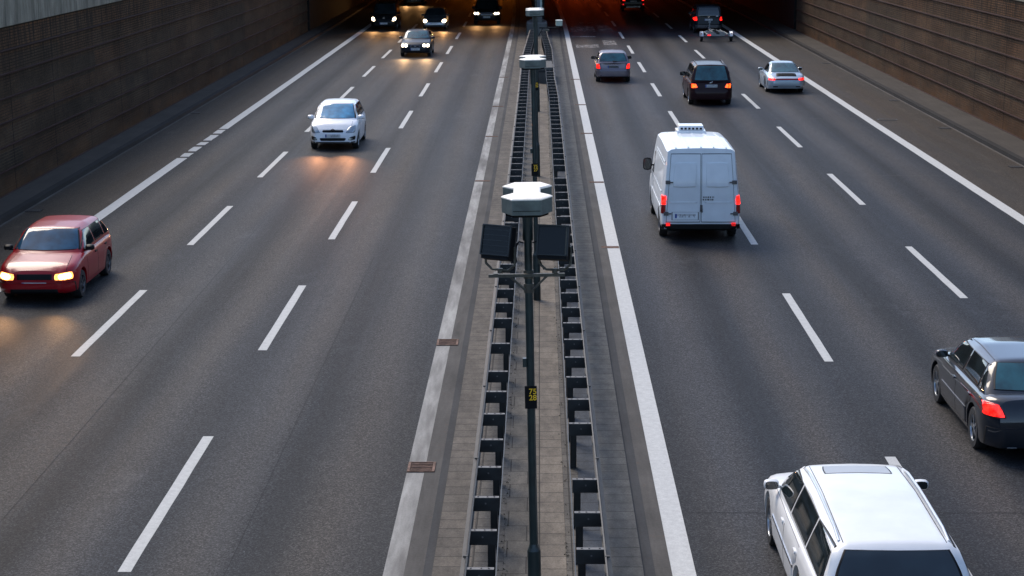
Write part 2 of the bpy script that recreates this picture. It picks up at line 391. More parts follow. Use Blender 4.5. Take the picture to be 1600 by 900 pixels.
# raised walkways along the walls: kerb face, kerb top, asphalt
def walkway(xk, xw):
    s = 1 if xw > xk else -1; m = MB(); n = int((Y1 - Y0) / ST)
    prof = [(xk - s * .09, .004, 2), (xk, .004, 2), (xk + s * .02, .13, 1), (xk + s * .20, .15, 1), (xk + s * .21, .148, 0), (xw + s * .2, .16, 0)]
    for (xa, za, _), (xb, zb, mt) in zip(prof[:-1], prof[1:]):
        vs = []
        for i in range(n + 1):
            y = Y0 + (Y1 - Y0) * i / n; o_ = road_off(y); vs += [(xa + o_, y, za), (xb + o_, y, zb)]
        m.add(vs, [((2 * i, 2 * i + 1, 2 * i + 3, 2 * i + 2) if s > 0 else (2 * i + 1, 2 * i, 2 * i + 2, 2 * i + 3)) for i in range(n)], mt)
    return struct('walkway', m, ['walk', 'kerb', 'kerb_lip'])
walkway(XLk, XLw); walkway(XRk, XRw)

# painted edge lines and dashes
def jag(mb, x0, x1, y0, y1, z, step=1.2, j=.006):
    n = max(1, int((y1 - y0) / step)); vs = []
    for i in range(n + 1):
        y = y0 + (y1 - y0) * i / n; o_ = road_off(y)
        vs += [(x0 + o_ + random.uniform(-j, j), y, z), (x1 + o_ + random.uniform(-j, j), y, z)]
    mb.add(vs, [(2 * i, 2 * i + 1, 2 * i + 3, 2 * i + 2) for i in range(n)])
e = MB(); jag(e, XLo - .36, XLo - .02, Y0, 62.4, .004)
yy = 62.4
for ln in (1.3, 1.6, 1.2, 2.0, 1.5):            # the short worn stretch, paint broken by gaps
    jag(e, XLo - .34, XLo - .04, yy + .35, yy + ln, .004, .4, .015); yy += ln + .12
jag(e, XLo - .36, XLo - .02, yy + .2, 300, .004, 3.)
struct('edge_line', e, 'edge_paint')
e = MB(); jag(e, XRo, XRo + .34, Y0, 300, .004, 1.5); struct('edge_line', e, 'edge_paint')
DA = [10.4, 22.5, 34.6, 46.7, 58.8, 70.9, 83.1, 95.4, 107.4, 119.7, 131.9, 144.1, 156.3, 168.5]
DB = [10.2, 22.2, 34.1, 45.9, 57.8, 69.8, 81.4, 93.0, 104.5, 116.7, 128.9, 141.1, 153.3, 165.5]
DC = [9.1, 21.4, 33.7, 45.9, 58.2, 70.6, 82.9, 95.2, 107.4, 119.8, 132.2, 144.5, 157.2]
DD = [13.6, 26.5, 39.4, 52.2, 65.0, 77.7, 90.9, 103.8, 116.4, 129.3, 142.7, 155.6]
for xs, ds in ((-5.23, DA), (-8.65, DB)):
    pass
d = MB()
for xc, ds in ((-5.23, DA), (-8.65, DB)):
    for y in ds: jag(d, xc - .085, xc + .085, y, y + 6.2, .004, .8, .004)
struct('lane_markings', d, 'paint', 'white dashes between the oncoming lanes')
d = MB()
for xc, ds in ((5.31, DC), (9.03, DD)):
    for y in ds: jag(d, xc - .085, xc + .085, y, y + 6.2, .004, .8, .004)
struct('lane_markings', d, 'paint', 'white dashes between the lanes driving away')

# faded remains of removed cross markings, right inner lane
gm = G('faded_marking'); O_ = gm.tc.outputs['Object']
gm.b.inputs['Alpha'].default_value = 1
al = gm.rng(gm.noise(gm.vec(1, .6, 1), 2.2, 6, .75), .38, .62, .0, .62, True); gm.put(gm.b.inputs['Alpha'], al)
gm.out((.40, .38, .36, 1), .6); M['ghost'] = gm.m
d = MB()
for x0, x1, y0_, y1_ in ((2.15, 3.75, 126.6, 132.2), (4.0, 4.95, 127., 133.), (2.1, 3.6, 121.3, 122.0), (2.2, 3.55, 112., 114.5), (3.9, 4.7, 114., 118.), (2.9, 3.9, 135, 137)):
    d.sheet(x0, x1, y0_, y1_, .005)
struct('faded_markings', d, 'ghost')
# transverse joints in the asphalt
M['joint_dark'] = simple('tar_joint', (.013, .013, .014), .95, noise=.3); M['joint_pale'] = simple('pale_joint', (.085, .082, .078), .95, noise=.5, nscale=3)
d = MB()
for x0, x1, y in ((5.3, 12.5, 38.2), (1.99, 12.6, 24.9)): d.sheet(x0, x1, y - .007, y + .007, .003)
for x0, x1, y in ((1.99, 8.8, 73.2), (1.99, 9., 76.6), (1.99, 4.1, 58.7), (1.99, 3.6, 60.6), (9.1, 12.5, 76.8), (9.2, 12.5, 74.0), (10.2, 12.5, 58.0)): d.sheet(x0, x1, y - .015, y + .015, .003, 1)
d.sheet(-11.7, -2., 94.19, 94.22, .003)
for x, a, e_ in ((-7.35, 16, 52), (-3.95, 14, 44)): d.sheet(x, x + .009, a, e_, .003)
struct('road_joints', d, ['joint_dark', 'joint_pale'])

# the median: painted gutter, gutter, kerb slabs, paving
def strip(name, x0, x1, z, mat, y0=Y0, y1=Y1): return struct(name, MB().sheet(x0, x1, y0, y1, z, 0, ST), mat)
strip('gutter', -1.96, -1.70, .006, 'gutter_paint'); strip('gutter', -1.70, -1.46, .010, 'gutter')
strip('gutter', -1.46, -1.34, .014, 'gutter_dark')
strip('gutter', 1.66, 1.96, .006, 'edge_paint'); strip('gutter', 1.45, 1.66, .010, 'gutter'); strip('gutter', 1.30, 1.45, .014, 'gutter_dark')
def raised(name, x0, x1, z, mat):
    m = MB(); n = int((Y1 - Y0) / ST)
    for xa, za, xb, zb in ((x0, 0, x0, z), (x0, z, x1, z), (x1, z, x1, 0)):
        vs = []
        for i in range(n + 1): y = Y0 + (Y1 - Y0) * i / n; q = road_off(y); vs += [(xa + q, y, za), (xb + q, y, zb)]
        m.add(vs, [(2 * i, 2 * i + 1, 2 * i + 3, 2 * i + 2) for i in range(n)])
    return struct(name, m, mat)
raised('median_paving', -1.34, -.86, .055, 'paver'); raised('median_paving', .82, 1.30, .055, 'paver_r')
raised('median_paving', -.858, -.46, .05, 'slab_small'); raised('median_paving', -.458, -.10, .052, 'slab_grey')
raised('median_paving', -.098, .34, .054, 'slab_warm'); raised('median_paving', .342, .56, .05, 'slab_small'); raised('median_paving', .562, .818, .048, 'slab_dark')

# weeds / dirt tufts along the slab joints: small stuff
g = MB()
for i in range(420):
    side = random.choice((-1, 1)); x = (-.47 if side < 0 else .345) + random.gauss(0, .025); y = Y0 + 10 + (random.random() ** 1.7) * 60
    for k in range(3):
        a = random.uniform(0, 6.28); h = random.uniform(.008, .03); r0 = random.uniform(.006, .02)
        g.add([(x + k * .01, y, .055), (x + k * .01 + r0 * math.cos(a), y + r0 * math.sin(a), .056), (x + r0 * .5, y + r0 * .4, .055 + h)], [(0, 1, 2)])
M['moss'] = simple('moss', (.035, .036, .022), .9, noise=.4)
o = g.build('moss', 'moss'); tag(o, 'dark moss and dirt in the joints of the median paving', 'moss', None, 'stuff')

# ------------------------------------------------------------------ drain slots and grates
def drain_slot(x0, x1, y, label, grp):
    m = MB(); m.box(((x0 + x1) / 2, y, .012), (x1 - x0, .17, .012))
    t = empty('drain_slot', ((x0 + x1) / 2, y, 0)); m = MB(); wd = x1 - x0
    m.box((0, -.09, .012), (wd, .035, .016)); m.box((0, .09, .012), (wd, .035, .016)); m.build('frame', 'rust', t)
    MB().box((0, 0, .010), (wd * .98, .145, .006)).build('cover', 'rust', t); tag(t, label, 'drain', grp); return t
def drain_grate(x0, x1, y, label):
    t = empty('drain_grate', ((x0 + x1) / 2, y, 0)); wd = x1 - x0; m = MB()
    for s in (-1, 1): m.box((0, s * .23, .016), (wd, .03, .022)); m.box((s * (wd / 2 - .02), 0, .016), (.04, .43, .022))
    m.build('frame', 'rust', t, bevel=.003); b = MB()
    for k in range(-2, 3): b.box((0, k * .078, .014), (wd - .09, .030, .016))
    b.build('bars', 'rust', t); MB().box((0, 0, .009), (wd - .05, .42, .004)).build('pit_shade_sheet', 'black', t)  # flat black sheet stands in for the shaded pit
    tag(t, label, 'drain grate', 'rusty drain grates in the left gutter'); return t
drain_grate(-1.96, -1.55, 27.0, 'rusty slotted drain grate in the left gutter, nearest to the viewer')
drain_grate(-1.96, -1.55, 35.2, 'rusty drain grate in the left gutter, farther of the two slotted grates')
names = ['nearest', 'second nearest', 'third nearest', 'fourth nearest', 'farthest']
for i, y in enumerate((56.9, 68.2, 78.7, 92.4)):
    drain_slot(-1.95, -1.50, y, 'rusty slot crossing the white gutter left of the median, ' + names[i if i < 3 else 4] + ' of four', 'rusty drain slots')
for i, y in enumerate((45.5, 56.6, 69.1, 79.3, 91.2)):
    drain_slot(1.52, 1.95, y, 'rusty slot crossing the white gutter right of the median, ' + names[i] + ' of five', 'rusty drain slots')
def gully(x, y, label):
    t = empty('gully_grate', (x, y, 0)); m = MB(); m.box((0, 0, .006), (.42, .42, .01)); m.build('pit_shade_sheet', 'black', t); b = MB()  # black sheet painted for the shade below the gully bars
    for k in range(-3, 4): b.box((k * .055, 0, .013), (.022, .40, .008))
    b.build('bars', 'iron', t); tag(t, label, 'gully', 'gully grates along the kerbs'); return t
for (x, y, l) in ((15.18, 100.4, 'dark gully grate at the right kerb level with the silver sports car'), (15.18, 80.9, 'dark gully grate at the right kerb, just beyond the round manhole cover'),
                  (15.18, 70.6, 'dark gully grate at the right kerb, just nearer than the round manhole cover'), (15.18, 59.9, 'dark gully grate at the right kerb, nearest to the right picture edge'),
                  (-13.95, 51.3, 'dark gully grate in the left shoulder just beyond the red hatchback'), (-13.98, 76.5, 'dark gully grate in the left shoulder far beyond the red hatchback')): gully(x, y, l)
t = empty('manhole_cover', (13.55, 73.5, 0)); MB().cyl((0, 0, .002), (0, 0, .012), .40, .40, 28).build('rim', 'iron', t); MB().cyl((0, 0, .004), (0, 0, .015), .33, .33, 28).build('cover', 'shoulder', t)
tag(t, 'round manhole cover with dark rim in the right hard shoulder', 'manhole cover')

# ------------------------------------------------------------------ retaining walls
TUN = 125.5
def retaining_wall(xb, s, label, coarse=False):
    """s=+1: wall stands to the right of xb. Courses of facing, each with a rusty ledge at its foot."""
    t = empty('retaining_wall', (xb, 60, 0)); tag(t, label, 'wall')
    m = MB(); led = MB(); y0, y1 = 0., TUN - .4 - 60; ya = -60.
    zc = [.13, .81, 1.49, 2.17, 2.85, 3.53, 4.19, 4.86]
    for i, (a, b) in enumerate(zip(zc[:-1], zc[1:])):
        # each course leans back: proud at the foot, 5 cm recessed at the top
        vs = [(s * .035, ya, a), (s * .035, y1, a), (s * .06, y1, b), (s * .06, ya, b)]
        m.add(vs, [(0, 1, 2, 3) if s < 0 else (3, 2, 1, 0)])
        led.add([(s * .0, ya, a - .0), (s * .0, y1, a), (0, y1, a + .035), (0, ya, a + .035), (s * .036, y1, a + .055), (s * .036, ya, a + .055), (s * .09, ya, a - .01), (s * .09, y1, a - .01)],
                [(0, 1, 2, 3) if s < 0 else (3, 2, 1, 0), (3, 2, 4, 5) if s < 0 else (5, 4, 2, 3), (6, 7, 1, 0) if s < 0 else (0, 1, 7, 6)])
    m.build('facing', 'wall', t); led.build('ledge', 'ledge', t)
    p = MB()
    yy = ya
    while yy < y1:
        e_ = min(yy + 4.77, y1); p.box((s * .35, (yy + e_) / 2, 5.78), (.72, e_ - yy - .02, 1.80)); yy += 4.8
    p.build('parapet', 'parapet', t, bevel=.015)
    MB().box((s * .5, (ya + y1) / 2, 2.3), (.8, y1 - ya, 5.0)).build('core', 'concrete', t)
    return t
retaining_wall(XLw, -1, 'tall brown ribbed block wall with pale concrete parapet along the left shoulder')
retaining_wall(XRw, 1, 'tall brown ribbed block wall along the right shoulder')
for xa, xb in ((-1500, XLw - .9), (XRw + .9, 1500)):
    m = MB(); m.box(((xa + xb) / 2, 500, 3.0), (abs(xb - xa), 1200, 6.2)); struct('terrace', m, 'earth')

# ------------------------------------------------------------------ tunnel
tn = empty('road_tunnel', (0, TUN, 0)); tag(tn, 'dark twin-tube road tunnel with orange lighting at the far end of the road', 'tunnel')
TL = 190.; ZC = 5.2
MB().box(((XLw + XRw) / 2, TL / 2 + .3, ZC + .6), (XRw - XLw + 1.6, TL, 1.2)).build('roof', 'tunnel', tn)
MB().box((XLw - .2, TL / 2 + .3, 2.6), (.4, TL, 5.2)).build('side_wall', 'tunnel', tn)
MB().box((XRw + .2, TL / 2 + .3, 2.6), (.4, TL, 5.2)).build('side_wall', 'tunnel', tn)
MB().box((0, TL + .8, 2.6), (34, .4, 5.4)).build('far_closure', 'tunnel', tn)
m = MB()
n = 20; vs = []
for i in range(n + 1):
    y = 2 + (TL - 2) * i / n; q = road_off(y + TUN); vs += [(-.35 + q, y, 0), (-.35 + q, y, ZC), (.35 + q, y, ZC), (.35 + q, y, 0)]
m.add(vs, [(4 * i, 4 * i + 4, 4 * i + 5, 4 * i + 1) for i in range(n)] + [(4 * i + 2, 4 * i + 6, 4 * i + 7, 4 * i + 3) for i in range(n)] + [(0, 1, 2, 3)])
m.build('centre_wall', 'tunnel', tn)
MB().box((0, -.1, ZC + 1.05), (XRw - XLw + 1.2, .5, 1.5)).build('portal_beam', 'concrete', tn)
M['sodium'] = simple('sodium_lamp', (1, .5, .1), .5, emis=(1, .24, .02), estr=34.); M['red_fill'] = simple('red_fill_lamp', (1, .3, .1), .5, emis=(1, .10, .015), estr=50.)
for y in range(62, 180, 14):
    for x in (-6.9, -3.6): MB().box((x, y, ZC - .08), (.35, 1.4, .10)).build('lamp', 'sodium', tn)
    for x in (3.6, 8.0): MB().box((x, y, ZC - .08), (.3, 1.4, .10)).build('lamp', 'red_fill', tn)  # unseen red lamps added for the red glow in this tube
# concrete foot of the tunnel's centre pier
t = empty('pier_footing', (-.15, 124.6, 0)); tag(t, 'wide pale-topped concrete footing under the pier at the tunnel mouth', 'footing')
m = MB(); m.prism([(-.66, -2.2), (.66, -2.2), (.66, .5), (.42, 2.4), (-.42, 2.4), (-.66, .5)], 0, .82, 0, 0, .03); m.build('base', 'concrete', t)
MB().prism([(-.3, -1.2), (.34, -1.2), (.34, 1.6), (-.3, 1.6)], .82, 1.15, 0, 0, .02).build('plinth', 'concrete', t)
M['pier'] = simple('blue_grey_pier_paint', (.075, .095, .11), .5, noise=.25, nscale=3)
t = empty('portal_pier', (-.03, 124.8, 0)); tag(t, 'blue-grey square pier with a pale edge strip standing at the tunnel mouth', 'pier')
MB().box((0, 0, 3.14), (.46, .5, 3.98)).build('shaft', 'pier', t, bevel=.02); MB().box((.15, -.262, 3.2), (.13, .02, 4.1)).build('edge_strip', 'boxgrey', t)
t = empty('crash_block', (.29, 88.6, 0)); tag(t, 'low pale concrete block between the guardrails behind the second lamp post', 'concrete block')
m = MB(); m.prism([(-.34, 0), (.34, 0), (.36, .5), (.34, 3.9), (-.26, 3.9), (-.36, .5)], 0, .80, 0, 0, .025); m.build('base', 'concrete', t)
MB().box((0, -.012, .62), (.66, .02, .10)).build('band', 'gutter_dark', t)

# ------------------------------------------------------------------ guardrails
def rail_x(side, y):
    if side < 0:
        pts = [(0, -.885), (60, -.86), (78, -.85), (92, -.86), (98, -.84), (118, -.55)]
    else:
        pts = [(0, .81), (60, .79), (76, .78), (84, .70), (101, .70), (112, .50), (118, .46)]
    for (a, xa), (b, xb) in zip(pts[:-1], pts[1:]):
        if a <= y <= b: return xa + (xb - xa) * (y - a) / (b - a)
    return pts[-1][1]
WP = [(0, .75), (.018, .757), (.030, .735), (.078, .70), (.080, .665), (.028, .62), (.028, .585), (.080, .54), (.078, .505), (.030, .47), (.012, .45)]
def guardrail(side, label, ys, y_end, off_in):
    t = empty('guardrail', (rail_x(side, 18), 18, 0)); tag(t, label, 'guardrail', 'guardrails along the median'); tx, ty = rail_x(side, 18), 18.
    m = MB(); yl = [9 + 1.333 * i for i in range(int((y_end - 9) / 1.333) + 1)]
    # W profile bulges toward the traffic
    for k, (a, b) in enumerate(zip(WP[:-1], WP[1:])):
        vs = []
        for y in yl:
            x = rail_x(side, y); vs += [(x + side * (a[0] - .04) - tx, y - ty, a[1]), (x + side * (b[0] - .04) - tx, y - ty, b[1])]
        m.add(vs, [(2 * i, 2 * i + 1, 2 * i + 3, 2 * i + 2) for i in range(len(yl) - 1)], 0, True)
    # lap joints with bolt heads
    for y in yl[::3]:
        x = rail_x(side, y) + side * .0 - tx; m.box((x - side * .01, y - ty, .748), (.055, .03, .022))
    m.build('front_beam', 'beam', t)
    m = MB(); vs = []
    for y in yl: x = rail_x(side, y) - side * off_in; vs += [(x - tx, y - ty, .70), (x - tx, y - ty, .752), (x - tx - side * .012, y - ty, .752)]
    m.add(vs, [(3 * i, 3 * i + 1, 3 * i + 4, 3 * i + 3) for i in range(len(yl) - 1)] + [(3 * i + 1, 3 * i + 2, 3 * i + 5, 3 * i + 4) for i in range(len(yl) - 1)])
    m.build('rear_strap', 'steel', t)
    proto = None
    for j, y in enumerate(ys):
        x = rail_x(side, y) - tx
        if proto is None:
            L = off_in - .03; m = MB(); cx = -side * (L / 2 + .01)
            m.box((cx, .03, .735), (L, .075, .008), 1)                       # top flange and bolts coloured paler than the web
            m.box((cx, -.004, .645), (L, .008, .175), 0); m.box((cx, .03, .562), (L, .06, .006), 0)
            for bx in (.25, .6, .85): m.cyl((-side * L * bx, .03, .739), (-side * L * bx, .03, .748), .011, .011, 8, 1)
            m.cyl((cx, -.008, .66), (cx, -.014, .66), .012, .012, 8, 1)
            s0 = m.build('spacer', ['steel', 'steel_top'], t)
            m = MB(); px = -side * (off_in - .085)
            m.box((px - .042, .05, .36), (.008, .10, .62), 0); m.box((px + .042, .05, .36), (.008, .10, .62), 0); m.box((px, .05, .36), (.08, .008, .62), 0)
            p0 = m.build('post', 'steel', t); proto = (s0, p0)
            s0.location = p0.location = (x, y - ty, 0); continue
        for q in proto:
            c = q.copy(); C.objects.link(c); c.parent = t; c.location = (x, y - ty, 0)
    return t
ysL = [17.9, 19.25, 20.59, 21.95, 23.27, 24.6, 25.95, 27.34, 28.67, 29.98, 31.99, 34.02, 35.4, 36.75]; y = 36.75
while y < 116: y += 1.333; ysL.append(y)
ysR = [17.25, 18.6, 19.93, 21.28, 22.65, 24.05, 26.81, 28.2, 29.6, 30.97, 32.3, 33.64, 34.98, 36.36]; y = 36.36
while y < 116:
    y += 1.333
    if 87.6 < y < 93 or 53.2 < y < 54.6: continue
    ysR.append(y)
ysL = ysL[:98]
guardrail(-1, 'ladder-like steel guardrail left of the lamp posts, along the oncoming lanes', ysL, 118, .375)
guardrail(1, 'ladder-like steel guardrail right of the lamp posts, along the lanes driving away', ysR, 118, .385)

# ------------------------------------------------------------------ lamp posts with double lamp heads
def text_mesh(txt, size, parent, mat, mtx, name='numerals', extr=.001):
    cu = bpy.data.curves.new('t', 'FONT'); cu.body = txt; cu.size = size; cu.align_x = 'RIGHT'; cu.align_y = 'CENTER'; cu.extrude = extr; cu.space_line = .82
    cu.offset = .0012
    ob = bpy.data.objects.new('t', cu); C.objects.link(ob); bpy.context.view_layer.update()
    me = bpy.data.meshes.new_from_object(ob.evaluated_get(bpy.context.evaluated_depsgraph_get()))
    bpy.data.objects.remove(ob); me.materials.clear(); me.materials.append(M[mat])
    o = bpy.data.objects.new(name, me); C.objects.link(o); o.parent = parent; o.matrix_local = mtx; return o
GP = 'lamp posts in the median'
def lamp_post(y, label, sign=None):
    t = empty('lamp_post', (-.045, y, 0)); t.rotation_euler = (0, R(-1.0), 0); tag(t, label, 'lamp post', GP)
    m = MB(); m.cyl((0, 0, 0), (0, 0, .04), .13, .12, 24); m.cyl((0, 0, .03), (0, 0, 1.02), .078, .076, 24, caps=False); m.cyl((0, 0, 1.02), (0, 0, 1.055), .076, .062, 24, caps=False)
    m.cyl((0, 0, 1.055), (0, 0, 1.10), .062, .049, 24, caps=False); m.cyl((0, 0, 1.10), (0, 0, 4.95), .049, .043, 24)
    m.build('pole', 'pole', t, 40)
    MB().cyl((0, 0, 4.60), (0, 0, 4.97), .057, .060, 24).build('collar', 'pole', t, 40)
    # twin elongated hexagon housings joined by a neck
    m = MB()
    w1, w2, d = .272, .155, .24
    out = [(-w2, -.62), (w2, -.62), (w1, -.62 + d), (w2 * .93, -.18), (w2 * .93, .18), (w1, .62 - d), (w2, .62), (-w2, .62), (-w1, .62 - d), (-w2 * .93, .18), (-w2 * .93, -.18), (-w1, -.62 + d)]
    zb, zt = 4.975, 5.135
    nn = len(out)
    # sides
    vs = [(x, yy_, zb) for x, yy_ in out] + [(x, yy_, zt) for x, yy_ in out]
    m.add(vs, [(i, (i + 1) % nn, nn + (i + 1) % nn, nn + i) for i in range(nn)])
    a = [0, 1, 2, 3, 10, 11]; b_ = [4, 5, 6, 7, 8, 9]; nk = [3, 4, 9, 10]
    for zoff, rev, mt in ((0, True, 0),):
        for f in (a, b_, nk): m.add([vs[i] for i in f], [tuple(range(len(f) - 1, -1, -1))], mt)
    m.build('housing', 'head', t)
    m = MB(); k = 1.02; tv = [(x * k, yy_ * 1.008, zt) for x, yy_ in out]; t2 = [(x * k, yy_ * 1.008, zt + .012) for x, yy_ in out]; t3 = [(x * .93, yy_ * .975, zt + .022) for x, yy_ in out]
    m.add(tv + t2, [(i, (i + 1) % nn, nn + (i + 1) % nn, nn + i) for i in range(nn)]); m.add(t2 + t3, [(i, (i + 1) % nn, nn + (i + 1) % nn, nn + i) for i in range(nn)])
    for f in (a, b_, nk): m.add([t3[i] for i in f], [tuple(range(len(f)))])
    m.build('lid', 'head_top', t)
    for s in (-1, 1):
        m = MB(); m.prism([(-w2 * .9, s * .40 - .17), (w2 * .9, s * .40 - .17), (w1 * .85, s * .40), (w2 * .9, s * .40 + .17), (-w2 * .9, s * .40 + .17), (-w1 * .85, s * .40)], 4.945, 4.976); m.build('diffuser', 'darkglass', t)
    m = MB(); m.box((-.0, -.622, 5.02), (w2 * 1.9, .004, .006)); m.build('seam', 'black', t)
    if sign:
        z = 2.83; s = MB(); s.box((.0, -.058, z), (.135, .012, .26)); s.build('number_plate', 'black', t, bevel=.002)
        m = MB(); m.box((0, -.05, z + .08), (.11, .012, .018)); m.box((0, -.05, z - .08), (.11, .012, .018)); m.build('clamp', 'steel', t)
        text_mesh(sign, .088, t, 'yellow', Matrix.Translation((.066, -.0655, z + .03)) @ Matrix.Rotation(R(90), 4, 'X'))
    MB().box((-.062, -.01, 3.22), (.045, .06, .10)).build('service_box', 'pole', t, bevel=.005)
    return t
p1 = lamp_post(20.45, 'nearest dark lamp post with twin hexagonal head and yellow numbers 75 28', '75\n28')
lamp_post(39.0, 'second lamp post, its pale twin head standing just above the near one', '75\n27')
lamp_post(57.6, 'third lamp post, whose small pale head shows in front of the tunnel pier', '75\n26')
lamp_post(76.3, 'fourth lamp post, pole only, rising behind the third with its head above the picture')

def floodlight(x, yaw, label, s):
    t = empty('floodlight', (x, 20.36, 4.25), yaw); tag(t, label, 'floodlight', 'floodlights on the nearest lamp post')
    T = Matrix.Rotation(R(-14), 4, 'X')
    def tf(mb): mb.v = [tuple(T @ (Vector(p) - Vector((0, 0, .30))) + Vector((0, 0, .33))) for p in mb.v]; return mb
    m = MB()
    # tapering housing: wide front frame, rounded back
    fr = [(-.165, -.10, .12), (.165, -.10, .12), (.165, -.10, .48), (-.165, -.10, .48)]
    mid = [(-.165, .03, .11), (.165, .03, .11), (.165, .03, .49), (-.165, .03, .49)]
    bk = [(-.10, .19, .19), (.10, .19, .19), (.10, .19, .44), (-.10, .19, .44)]
    for A, B in ((fr, mid), (mid, bk)): m.add(A + B, [(i, (i + 1) % 4, 4 + (i + 1) % 4, 4 + i) for i in range(4)])
    m.add(bk, [(0, 1, 2, 3)]); m.add(fr, [(3, 2, 1, 0)])
    for k in range(5): m.box((-.08 + .04 * k, .13, .46), (.006, .13, .07))
    tf(m).build('housing', 'black', t, bevel=.006)
    m = MB(); m.box((0, -.108, .485), (.35, .03, .018)); m.box((0, -.108, .165), (.35, .03, .018)); m.box((-.168, -.108, .325), (.016, .03, .33)); m.box((.168, -.108, .325), (.016, .03, .33))
    tf(m).build('front_frame', 'steel', t, bevel=.003)
    m = MB(); m.box((0, -.104, .325), (.32, .008, .30)); tf(m).build('glass', 'darkglass', t)
    m = MB()
    if s < 0:
        for k in range(5): m.box((0, -.112, .205 + .058 * k), (.318, .010, .007))
        tf(m).build('louvre', 'steel', t)
    else: m.box((.155, -.114, .325), (.02, .01, .31)); tf(m).build('edge_strip', 'bracket', t)
    m = MB(); m.tube([(-.178, .0, .30), (-.178, .0, .10), (-.10, 0, .035), (.10, 0, .035), (.178, 0, .10), (.178, 0, .30)], .014, 8); m.build('yoke', 'bracket', t, 40)
    MB().cyl((0, 0, .0), (0, 0, .05), .03, .03, 12).build('pivot', 'bracket', t)
    return t
floodlight(-.43, R(-26), 'black louvred floodlight on the left arm of the nearest lamp post', -1)
floodlight(.17, R(-14), 'black smooth-fronted floodlight on the right arm of the nearest lamp post', 1)
# the cross arm belongs to the post
m = MB(); m.box((-.02, -.07, 4.220), (.84, .045, .035)); m.box((-.36, -.02, 4.235), (.05, .16, .02)); m.box((.30, -.02, 4.235), (.05, .16, .02))
for s in (-1, 1): m.cyl((s * .20, -.07, 4.205), (s * .04, -.07, 4.055), .013, .013, 8)
m.build('cross_arm', 'bracket', p1)
for s in (-1, 1):
    m = MB(); m.tube([(s * .05, -.03, 4.575), (s * .10, -.05, 4.595), (s * .14, -.05, 4.515), (s * .13, -.05, 4.375), (s * .17, -.04, 4.275)], .007, 6); m.build('cable', 'black', p1)
MB().cyl((0, 0, 4.015), (0, 0, 4.115), .058, .058, 20).build('clamp', 'bracket', p1); MB().cyl((0, 0, 4.175), (0, 0, 4.265), .058, .058, 20).build('clamp', 'bracket', p1)
# pale camera housing on an arm of the third post
t = empty('camera_housing', (.60, 57.5, 4.72)); tag(t, 'pale green box on a short arm beside the third lamp post', 'camera')
MB().box((0, 0, .02), (.20, .30, .18)).build('box', 'boxgrey', t, bevel=.02); MB().box((0, -.165, .10), (.215, .05, .02)).build('hood', 'head_top', t)
m = MB(); m.box((-.29, .03, -.13), (.62, .04, .035)); m.cyl((0, .03, -.14), (0, .03, -.07), .02); m.cyl((-.5, .03, -.15), (-.62, .03, -.38), .012); m.build('arm', 'black', t)
m = MB(); m.box((-.36, .02, -.20), (.14, .10, .06)); m.build('bracket', 'bracket', t)

# ------------------------------------------------------------------ vehicles
def lin(pts, s):
    if s <= pts[0][0]: return pts[0][1]
    for (a, va), (b, vb) in zip(pts[:-1], pts[1:]):
        if s <= b: return va + (vb - va) * (s - a) / max(1e-6, b - a)
    return pts[-1][1]
def soft(pts, s, w=.10):
    return sum(lin(pts, s + w * k / 4) * g for k, g in zip(range(-4, 5), (1, 2, 3, 4, 5, 4, 3, 2, 1))) / 25

def wheel(parent, x, y, r, wd, rimmat, spokes=5):
    """y>0 left side; outer face points to sign(y)"""
    s = 1 if y > 0 else -1; t = MB(); prof = [(r * .66, .0), (r * .93, .0), (r * .985, .02), (r, .05), (r, wd - .05), (r * .985, wd - .02), (r * .93, wd), (r * .66, wd)]
    n = 28; vs = []
    for i in range(n):
        a = 2 * math.pi * i / n
        for q, h in prof: vs.append((q * math.cos(a), s * (-h), q * math.sin(a)))
    k = len(prof)
    t.add(vs, [(i * k + j, ((i + 1) % n) * k + j, ((i + 1) % n) * k + j + 1, i * k + j + 1) for i in range(n) for j in range(k - 1)], 0, True)
    o = t.build('wheel', 'tyre', parent, 35); o.location = (x, y, r)
    m = MB(); m.cyl((0, -s * .075, 0), (0, -s * .07, 0), r * .66, r * .66, 24, 1)
    vs = []
    for q, h in ((r * .68, .002), (r * .62, .006), (r * .60, .03)):
        for i in range(24): a = 2 * math.pi * i / 24; vs.append((q * math.cos(a), -s * h, q * math.sin(a)))
    m.add(vs, [(j * 24 + i, j * 24 + (i + 1) % 24, (j + 1) * 24 + (i + 1) % 24, (j + 1) * 24 + i) for j in range(2) for i in range(24)], 0, True)
    for i in range(spokes):
        a = 2 * math.pi * i / spokes; T = Matrix.Rotation(-a, 3, 'Y'); m.box(T @ Vector((r * .34, -s * .03, 0)), (r * .60, .03, r * .14), 0, M4=T)
    m.cyl((0, -s * .05, 0), (0, -s * .012, 0), r * .14, r * .12, 12, 0)
    m.build('rim', [rimmat, 'black'], o, 35)
    return o

